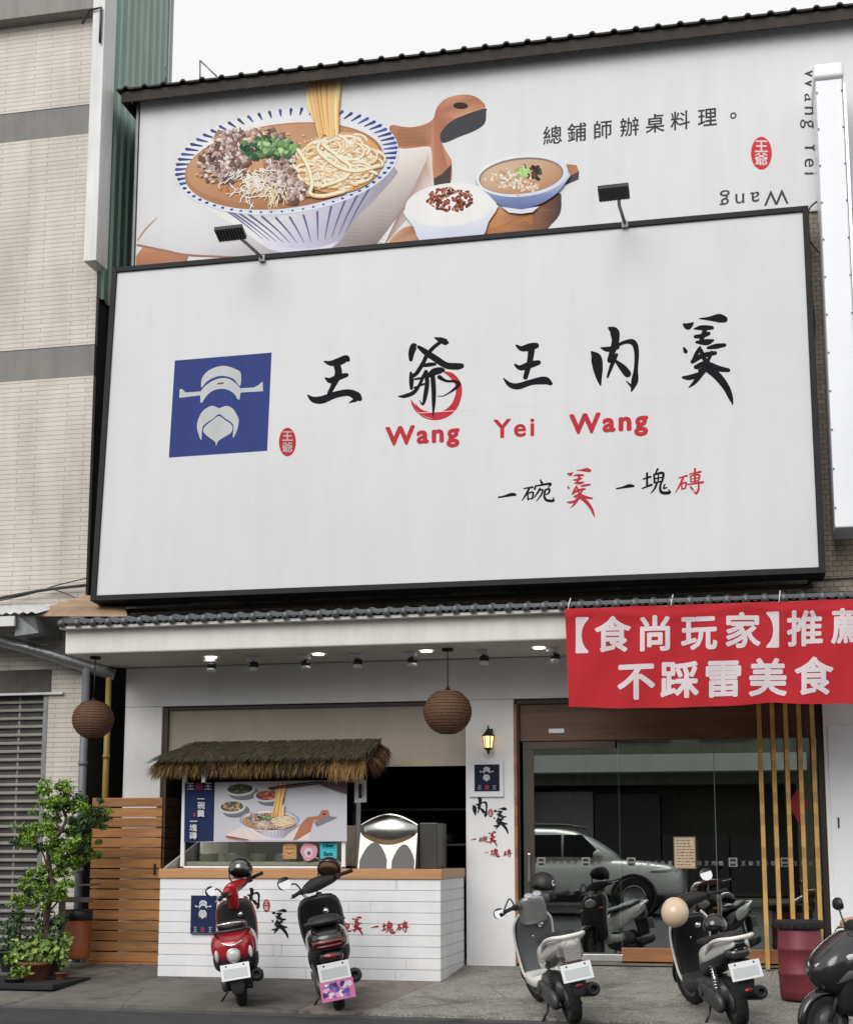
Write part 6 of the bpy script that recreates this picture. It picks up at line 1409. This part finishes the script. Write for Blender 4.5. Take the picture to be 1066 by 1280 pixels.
for s in (-1, 1):       # fingers curl over the grip, thumb underneath
    for k in range(4):
        xx = s * (.262 + k * .021); L = (.9, 1.05, 1.0, .8)[k if s > 0 else 3 - k]
        chains.append([((s * .287, .745, 1.06), (.036, .026)), ((xx, .79 + .004 * k, 1.058), .0105), ((xx, .822, 1.043), .0098), ((xx, .834, 1.015), .009), ((xx, .818 - .006 * L, .995), .008)])
    chains.append([((s * .287, .745, 1.06), (.036, .026)), ((s * .252, .765, 1.035), .0125), ((s * .236, .80, 1.0), .0105), ((s * .238, .825, .985), .009)])
skin_mesh('body', chains, SKIN, pr)
shirt = skin_mesh('shirt', [[((0, .05, .88), .145), ((0, .13, 1.22), .155), ((0, .15, 1.38), .10), ((0, .165, 1.43), .07)]] + sleeves, WHITECLOTH, pr)
skin_mesh('trousers', [[((0, .05, .90), .145), ((s * .11, .10, .88), .115), ((s * .17, .50, .80), .085), ((s * .152, .575, .46), .06)] for s in (-1, 1)], DARKCLOTH, pr)
b = MB(); b.ball((0, .185, 1.675), .098, .11, .108); b.build('hair', mat('black_hair', (.01, .009, .008, 1), .6), pr)
b = MB()
for s in (-1, 1): b.ball((s * .032, .283, 1.655), .011, .006, .007, 10, 6)
b.ball((0, .30, 1.625), .014, .018, .02, 10, 6); b.ball((0, .285, 1.588), .024, .008, .007, 10, 6); b.build('face', SKIN, pr)
for s in (-1, 1):
    b = MB(); b.loft([superring((s * .15, yy, .365), hw, hh, 12, 2.6, 'xz') for yy, hw, hh in ((.55, .03, .03), (.60, .045, .045), (.72, .05, .035), (.82, .03, .02))]); b.build('shoe', BLACK, pr, sub=1)
pr.location = s5.location; pr.rotation_euler = s5.rotation_euler

# ================================================================== BARREL, MENU STAND, PLANTS
t = thing('barrel', 'dusty dark red plastic barrel with a black lid by the wooden slats', 'barrel', (.47, -2.2, gz(-2.2)))
bx, by, bz = .47, -2.2, gz(-2.2)
BARR = mat('dusty_red_plastic', (.17, .022, .034, 1), .55, var=.25, vscale=5, stain=.3)
b = MB(); b.lathe([(0, 0), (.19, 0), (.215, .02), (.222, .10), (.228, .25), (.236, .262), (.236, .285), (.228, .297), (.23, .50), (.238, .512), (.238, .535), (.23, .547), (.224, .70), (.21, .74), (0, .74)], (bx, by, bz), (0, 0, 1), 40); b.build('drum', BARR, t)
b = MB(); b.lathe([(.218, .725), (.25, .735), (.255, .80), (.245, .815), (.22, .815), (.21, .80), (0, .80)], (bx, by, bz), (0, 0, 1), 40)
for k in range(20):
    a = k * math.pi / 10; b.obox((bx + .255 * math.cos(a), by + .255 * math.sin(a), bz + .765), (.004 * math.cos(a), .004 * math.sin(a), 0), (-.012 * math.sin(a), .012 * math.cos(a), 0), (0, 0, .025))
b.build('lid', RUBBER, t)

t = thing('menu_stand', 'small menu board on a thin stand before the shop window', 'menu stand', (-.76, -.30, gz(-.3)))
b = MB(); b.tube([(-.775, -.30, gz(-.3) + .005), (-.775, -.30, 1.1)], .014, 8); b.lathe([(0, 0), (.16, 0), (.16, .015), (0, .02)], (-.775, -.30, gz(-.3) + .005), (0, 0, 1), 24); b.build('stand', BLACK, t)
mbd = MB(); mbd.box(-.91, -.65, -.325, -.31, 1.07, 1.45, c=col(150, 130, 105))
P = Print(lambda x, y, h: (x - .025, -.3255 - h, y), .00003); P.pg([(-.87, 1.085), (-.64, 1.085), (-.64, 1.435), (-.87, 1.435)], col(196, 180, 156)); rnd = random.Random(12)
for k in range(9):
    z = 1.40 - k * .036; x = -.85
    while x < -.68:
        L = rnd.uniform(.02, .06); P.pg([(x, z), (x + L, z), (x + L, z + .012), (x, z + .012)], col(150, 60, 56) if k in (1, 4, 8) else col(120, 104, 90)); x += L + .015
off = len(mbd.v); mbd.v += P.v; mbd.f += [[i + off for i in f] for f in P.f]; mbd.m += P.m; mbd.s += P.s; mbd.c += P.c
mbd.build('menu_board', PRINT, t, fixn=False)
tag(MB().box(-.66, -.36, .62, .90, .86, .93).tube([(-.63, .66, -.06), (-.60, .68, .86)], .02, 8).tube([(-.39, .66, -.06), (-.42, .68, .86)], .02, 8).tube([(-.63, .87, -.06), (-.60, .85, .86)], .02, 8).tube([(-.39, .87, -.06), (-.42, .85, .86)], .02, 8).build('red_stool', mat('red_plastic', (.45, .02, .025, 1), .4), bevel=.015), 'bright red plastic stool inside the shop window behind the menu stand', 'stool')
tag(MB().add([(.58, .135, 2.03), (.70, .135, 1.85), (.58, .135, 1.62), (.46, .135, 1.85), (.58, .139, 2.03), (.70, .139, 1.85), (.58, .139, 1.62), (.46, .139, 1.85)], [(0, 1, 2, 3), (7, 6, 5, 4), (0, 4, 5, 1), (1, 5, 6, 2), (2, 6, 7, 3), (3, 7, 4, 0)]).build('paper_diamond', mat('red_paper', (.30, .015, .02, 1), .7)), 'red paper diamond hung on the glass behind the wooden slats', 'decoration')
for i, (tx, ty) in enumerate(((-1.9, 2.2), (-.3, 2.0), (-1.2, 4.2))):
    t = thing('dining_table', ['dark dining table behind the sliding door', 'dark dining table behind the red stool', 'dark dining table far inside the dining room'][i], 'table', (tx, ty, -.06), 'tables inside the dining room')
    b = MB(); b.box(tx - .5, tx + .5, ty - .35, ty + .35, .68, .72); b.build('table_top', BROWNH, t, bevel=.005)
    for sx in (-1, 1):
        for sy in (-1, 1):
            b = MB(); b.box(tx + sx * .44 - .02, tx + sx * .44 + .02, ty + sy * .3 - .02, ty + sy * .3 + .02, -.06, .68); b.build('leg', BLACK, t)

def leaf_cloud(b, C, rad, n, size, cols, rnd, flat=.7, shell=.55):
    for _ in range(n):
        d = Vector((rnd.gauss(0, 1), rnd.gauss(0, 1), rnd.gauss(0, 1))).normalized(); q = shell + (1 - shell) * rnd.random() if rnd.random() < .7 else rnd.random()
        p = Vector(C) + Vector((d.x * rad, d.y * rad, d.z * rad * flat)) * q
        nrm = (d + Vector((rnd.uniform(-1, 1), rnd.uniform(-1, 1), rnd.uniform(-.3, 1.2)))).normalized(); u = nrm.orthogonal().normalized(); u = (Matrix.Rotation(rnd.random() * 6.28, 3, nrm) @ u); v = nrm.cross(u)
        L, w_ = size * rnd.uniform(.7, 1.3), size * rnd.uniform(.22, .4); c = col(*rnd.choice(cols))
        b.add([p, p + u * L * .5 + v * w_ - nrm * L * .05, p + u * L - nrm * L * .15, p + u * L * .5 - v * w_ - nrm * L * .05], [(0, 1, 2, 3)], c=c)
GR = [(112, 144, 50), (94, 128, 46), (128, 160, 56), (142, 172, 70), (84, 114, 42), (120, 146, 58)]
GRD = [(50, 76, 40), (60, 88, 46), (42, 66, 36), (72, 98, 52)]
PYT = -1.55
def w1(cx, cy): return at(cx / 3.764, 940 + cy / 3.764, PYT)
t = thing('potted_tree', 'tall potted bonsai style tree with cloud shaped green foliage before the louvred shutter', 'tree', at(58, 1222, PYT))
b = MB(); p0 = at(58, 1205, PYT)
trunk = [p0, w1(215, 880), w1(225, 760), w1(250, 660), w1(225, 560), w1(235, 450), w1(290, 380), w1(300, 300), w1(255, 220)]
b.tube(spline([tuple(p + Vector((0, .06 * math.sin(i * 2), 0))) for i, p in enumerate(trunk)], 4), [.045 - .03 * i / 32 for i in range(33)], 10)
for a, e in (((225, 560), (160, 420)), ((235, 450), (350, 460)), ((290, 380), (430, 310)), ((300, 300), (340, 250)), ((250, 660), (150, 640)), ((290, 380), (200, 300)), ((225, 760), (290, 690)), ((225, 700), (110, 720))):
    q0, q1 = w1(*a), w1(*e); b.tube(spline([tuple(q0), tuple(q0.lerp(q1, .5) + Vector((0, .05, .03))), tuple(q1)], 4), [.016 - .0012 * k for k in range(9)], 6)
b.build('trunk', mat('bark', (.09, .06, .045, 1), .9, var=.4, vscale=20, bump=.6, bscale=40), t)
rnd = random.Random(33); b = MB()
for cx, cy, rr, n in ((245,195,58,420),(320,240,66,520),(400,275,56,420),(440,325,60,460),(385,345,44,260),(200,275,50,300),(165,385,58,420),(120,395,36,180),(245,400,58,420),(325,410,64,480),(350,470,62,440),(280,470,50,300),(380,430,40,220),(300,530,48,260),(225,580,48,280),(170,640,44,240),(260,640,52,320),(300,665,44,240),(130,700,42,240),(215,700,36,160),(150,580,26,90)):
    C0 = w1(cx, cy) + Vector((0, rnd.uniform(-.15, .15), 0)); R0 = rr * 1.2 / 3.764 / 108
    for _k in range(15):      # loose sprays instead of one clipped ball
        d = Vector((rnd.uniform(-1, 1), rnd.uniform(-1, 1), rnd.uniform(-.75, .8))) * R0 * 1.15
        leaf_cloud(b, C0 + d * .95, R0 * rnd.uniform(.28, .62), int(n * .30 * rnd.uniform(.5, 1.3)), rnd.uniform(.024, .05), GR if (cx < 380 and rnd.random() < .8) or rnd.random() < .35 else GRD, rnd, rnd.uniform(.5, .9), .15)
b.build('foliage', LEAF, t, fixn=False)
def pot(b, P, r, h, m=0): b.lathe([(0, 0), (r * .68, 0), (r * .72, .01), (r * .98, h * .86), (r * 1.06, h * .87), (r * 1.08, h), (r * .96, h), (r * .93, h * .88), (0, h * .86)], P, (0, 0, 1), 28, m)
TERRA = mat('terracotta', (.20, .075, .042, 1), .75, var=.25, vscale=6, stain=.3)
SOIL = mat('soil', (.03, .022, .016, 1), 1, bump=.5)
b = MB(); P0 = at(58, 1224, PYT - .1); pot(b, P0, .20, .26); b.build('pot', mat('dark_pot', (.05, .035, .03, 1), .6, var=.3), t)
def potted(name, lab, px, py, Y, r, h, clouds, cols, size, pm, cat='plant'):
    P0 = at(px, py, Y); t = thing(name, lab, cat, P0, 'potted plants by the neighbour wall'); b = MB(); pot(b, P0, r, h); b.build('pot', pm, t)
    rnd = random.Random(px * 7 + py); b = MB(); q = []
    for cx, cy, rr, n in clouds:
        C = at(cx, cy, Y); leaf_cloud(b, C, rr / 112, n, size, cols, rnd, .9, .3); q.append(C)
    b.build('leaves', LEAF, t, fixn=False)
    b = MB()
    for C in q: b.tube(spline([tuple(P0 + Vector((0, 0, h * .85))), tuple(P0.lerp(C, .5) + Vector((0, 0, .06))), tuple(C)], 3), .008, 5)
    b.build('stem', mat('green_stem', (.06, .09, .035, 1), .7), t)
YG = [(126, 150, 66), (146, 164, 84), (104, 132, 58), (88, 114, 50), (160, 172, 100)]
potted('potted_plant', 'round terracotta pot with broad green leaves at the foot of the bonsai tree', 43, 1232, -2.2, .19, .27, [(40,1192,20,70),(62,1190,16,60),(25,1186,16,60),(72,1193,14,50),(50,1180,16,50)], GR + YG, .085, TERRA)
potted('potted_plant', 'small terracotta pot with yellowish leaves right of the round pot', 76, 1231, -2.1, .075, .14, [(66,1192,12,40),(78,1188,10,36),(84,1174,10,40),(80,1205,8,20)], YG, .07, TERRA)
potted('potted_plant', 'low leafy plant with yellow green leaves at the left edge by the kerb', 18, 1240, -2.6, .12, .16, [(20,1222,14,60),(28,1212,12,50),(14,1200,14,60),(24,1232,10,30)], YG + GR, .065, mat('black_pot', (.02, .02, .02, 1), .6))
potted('potted_plant', 'dense dark green potted shrub at the left edge under the louvred shutter', 14, 1215, -1.7, .16, .25, [(14,1160,20,140),(10,1180,18,120),(22,1145,14,80)], GRD, .06, mat('black_pot', (.02, .02, .02, 1), .6))
potted('potted_plant', 'grey green spiky potted plant between the bonsai trunk and the orange tub', 64, 1222, -1.45, .14, .25, [(52,1160,20,120),(64,1172,18,120),(70,1152,16,90),(44,1178,16,70),(58,1140,12,40)], [(84, 110, 70), (104, 128, 92), (70, 96, 62), (94, 118, 66)], .07, mat('black_pot', (.02, .02, .02, 1), .6))
# orange tub, old boards
t = thing('orange_tub', 'weathered orange plastic tub with a dark rim beside the wooden gate', 'tub', at(95, 1199, -.75))
P0 = at(95, 1199, -.9); b = MB(); b.lathe([(0, 0), (.155, 0), (.165, .02), (.178, .50), (.17, .50), (.16, .04), (0, .03)], P0, (0, 0, 1), 30); b.build('tub_body', mat('orange_plastic', (.34, .095, .03, 1), .55, var=.3, stain=.4), t)
b = MB(); b.lathe([(.181, .48), (.19, .49), (.19, .60), (.178, .61), (.165, .60), (.165, .48)], P0, (0, 0, 1), 30, close=True); b.build('tub_rim', BLACK, t)
OLDW = wood_mat('grey_old_wood', (.11, .095, .08, 1), (.19, .17, .15, 1), .85, (2, 6, 12))
t = thing('wooden_crate', 'grey weathered wooden plank rack standing behind the potted plants', 'rack', at(50, 1205, -1.2))
b = MB(); A = at(22, 1122, -1.25); B_ = at(116, 1128, -1.0)
b.obox((A + B_) / 2, Vector((.46, .05, 0)), (0, .05, 0), (0, 0, .03)); b.obox((A + B_) / 2 + Vector((.1, .05, .17)), Vector((.40, .03, .02)), (0, .16, 0), (0, 0, .012)); b.build('plank', OLDW, t, bevel=.005)
for px in (24, 78):
    A = at(px, 1125, -1.3); b = MB(); b.box(A.x - .035, A.x + .035, A.y - .03, A.y + .03, gz(-1.3), A.z + .03); b.build('post', OLDW, t, bevel=.005)
tag(MB().box(-9.4, -7.75, -2.75, -1.75, gz(-2.2) - .02, gz(-2.2) + .045).build('rubber_mat', mat('black_mat', (.012, .012, .013, 1), .8, bump=.5, bscale=40), bevel=.01), 'black rubber mat under the potted plants at the left', 'mat')
rnd = random.Random(77)
b = MB()
for _ in range(60):      # scraps of dry leaf and paper on the pavement
    x, y = rnd.uniform(-8, .9), rnd.uniform(-3.4, -1.6); s_ = rnd.uniform(.008, .03); a = rnd.random() * 6
    z = gz(y) + .004; c = col(*rnd.choice([(120, 104, 84), (150, 146, 140), (90, 78, 60), (176, 170, 164)]))
    b.add([(x + s_ * math.cos(a + k * 1.57) * (1 if k % 2 else .6), y + s_ * math.sin(a + k * 1.57) * (1 if k % 2 else .6), z + rnd.uniform(0, .006)) for k in range(4)], [(0, 1, 2, 3)], c=c)
o = b.build('litter', PRINT, None, (0, 0, 0), fixn=False); o['kind'] = 'stuff'

# ================================================================== THE OTHER SIDE OF THE STREET (seen only in the glass and steel)
sheet('far_pavement', [(-80, -40, -.25), (80, -40, -.25), (80, -26.5, -.25), (-80, -26.5, -.25)], AGGR, .2)
FW1 = [('pale', (.26, .26, .25, 1)), ('brown', (.16, .135, .11, 1)), ('cream', (.26, .24, .20, 1)), ('grey', (.19, .20, .20, 1)), ('olive', (.17, .18, .14, 1))]
wins = mat('far_window', (.03, .04, .045, 1), .1, coat=.5)
x = -46; i = 0
rnd = random.Random(5)
while x < 34:
    wd = rnd.uniform(8, 11); h = rnd.choice([6.5, 7.5, 9.0]); nm, c = FW1[i % 5]
    t = thing('street_building', f'{nm} shop house across the street reflected in the glass', 'building', (x + wd / 2, -34, -.25), 'shop houses across the street')
    m = mat(f'facade_{nm}', c, .8, var=.1, vscale=.7, stain=.3)
    b = MB(); b.box(x, x + wd - .1, -40, -30, 3.4, h); b.box(x, x + .5, -40, -30, -.3, 3.4); b.box(x + wd - .6, x + wd - .1, -40, -30, -.3, 3.4); b.box(x + .5, x + wd - .6, -40, -33, -.3, 3.4); b.build('wall', m, t)
    b = MB(); dz_ = (.15, -.1, .05)[i % 3]; b.box(x + .2, x + wd - .3, -29.9, -28.6, 3.85 + dz_, 4.40 + dz_); b.build('awning', WHITEBOX if i % 2 else mat('far_awning', (.6, .62, .6, 1), .6, stain=.15), t)
    for k in range(3):
        b = MB(); b.box(x + 1 + k * (wd - 2) / 3, x + 1 + k * (wd - 2) / 3 + 1.7, -29.98, -29.9, 4.8, 6.0); b.build('window', wins, t)
    nb_ = rnd.randint(4, 6); ws = (wd - 1.1) / nb_
    for k in range(nb_):
        mm = mat('street_' + ('teal', 'grey', 'dark', 'pale', 'ochre')[k_ := rnd.randrange(5)], [(.04, .16, .15, 1), (.20, .20, .20, 1), (.03, .03, .03, 1), (.42, .41, .38, 1), (.26, .18, .09, 1)][k_], .6)
        b = MB(); b.box(x + .55 + k * ws, x + .5 + (k + 1) * ws, -31.2 - rnd.random() * 1.5, -30.6, -.2, rnd.uniform(1.6, 3.3)); b.build('shop_front', mm, t)
    x += wd; i += 1

t = thing('parked_car', 'silver car parked across the street and mirrored in the shop glass', 'car', (0, 0, 0))
CARP = mat('car_silver', (.74, .73, .71, 1), .35, .1, coat=.8); CARG = mat('car_glass', (.008, .009, .010, 1), .35, spec=.2)
def carring(x, pts): return [Vector((x, y, z)) for y, z in pts]
secs = []
for x_, w_, z0, z1 in ((-2.3, .76, .45, .92), (-2.2, .88, .34, 1.06), (-1.6, .93, .30, 1.10), (-.9, .94, .30, 1.12), (.4, .94, .30, 1.13), (1.2, .93, .30, 1.10), (1.9, .89, .30, 1.04), (2.25, .83, .34, .96), (2.36, .70, .44, .84)):
    secs.append(superring((x_, 0, (z0 + z1) / 2), w_, (z1 - z0) / 2, 24, 4.2, 'yz'))
b = MB(); b.loft(secs); b.build('car_body', CARP, t, sub=1)
b = MB(); b.loft([superring((x_, 0, 1.0 + h_ / 2), w_, h_ / 2 + .03, 24, 3.4, 'yz') for x_, w_, h_ in ((-2.22, .72, .16), (-2.05, .80, .60), (-1.2, .83, .70), (0, .83, .70), (.45, .81, .58), (1.15, .76, .10))]); cab = b.build('cabin', CARP, t, sub=1)
for s in (-1, 1):
    for x0, x1, xt0, xt1 in ((-1.0, .02, -1.0, .02), (.07, .85, .07, .42), (-1.72, -1.06, -1.62, -1.06)):
        b = MB(); b.add([(x0, s * .872, 1.15), (x1, s * .872, 1.15), (xt1, s * .81, 1.58), (xt0, s * .81, 1.58), (x0, s * .80, 1.15), (x1, s * .80, 1.15), (xt1, s * .74, 1.58), (xt0, s * .74, 1.58)], [(0, 1, 2, 3), (7, 6, 5, 4), (0, 4, 5, 1), (1, 5, 6, 2), (2, 6, 7, 3), (3, 7, 4, 0)]); b.build('side_window', CARG, cab)
    b = MB(); b.ball((.75, s * 1.0, 1.20), .10, .09, .08, 14, 8); b.build('door_mirror', CARP, t)
    b = MB(); b.loft([superring((x_, s * y_, .88), .12, h_, 12, 2.4, 'yz') for x_, y_, h_ in ((1.75, .80, .03), (2.05, .72, .06), (2.26, .60, .05))]); b.build('headlight', CLEAR, t)
    for x_ in (-1.42, 1.42):
        b = MB(); b.lathe([(.20, -.10), (.35, -.11), (.375, -.05), (.375, .05), (.35, .11), (.20, .10)], (x_, s * .86, .375), (0, 1, 0), 30); wl = b.build('wheel', RUBBER, t)
        b = MB(); b.lathe([(0, .07), (.06, .09), (.20, .08), (.235, .118), (.24, .06)], (x_, s * .86, .375), (0, s, 0), 20); b.build('rim', ALU, wl)
        b = MB(); b.lathe([(.385, .0), (.45, .0), (.45, .06), (.385, .06)], (x_, s * .90, .38), (0, s, 0), 30, close=True); b.build('wheel_arch', BLACK, t)
for s in (-1, 1):
    b = MB(); b.tube(spline([(-1.9, s * .70, 1.66), (-1.6, s * .70, 1.755), (0, s * .70, 1.77), (.35, s * .70, 1.70)], 4), .022, 8); b.build('roof_rail', BLACK, t)
for s in (-1, 1):
    b = MB(); b.box(-2.0, 2.0, s * .90 - .03, s * .90 + .03, .28, .42); b.build('sill_trim', BLACK, t, bevel=.01)
t.scale = (1.3, 1.3, 1.3)
t.location = (-4.75, -20.15, -.385); t.rotation_euler = (0, 0, R(0))
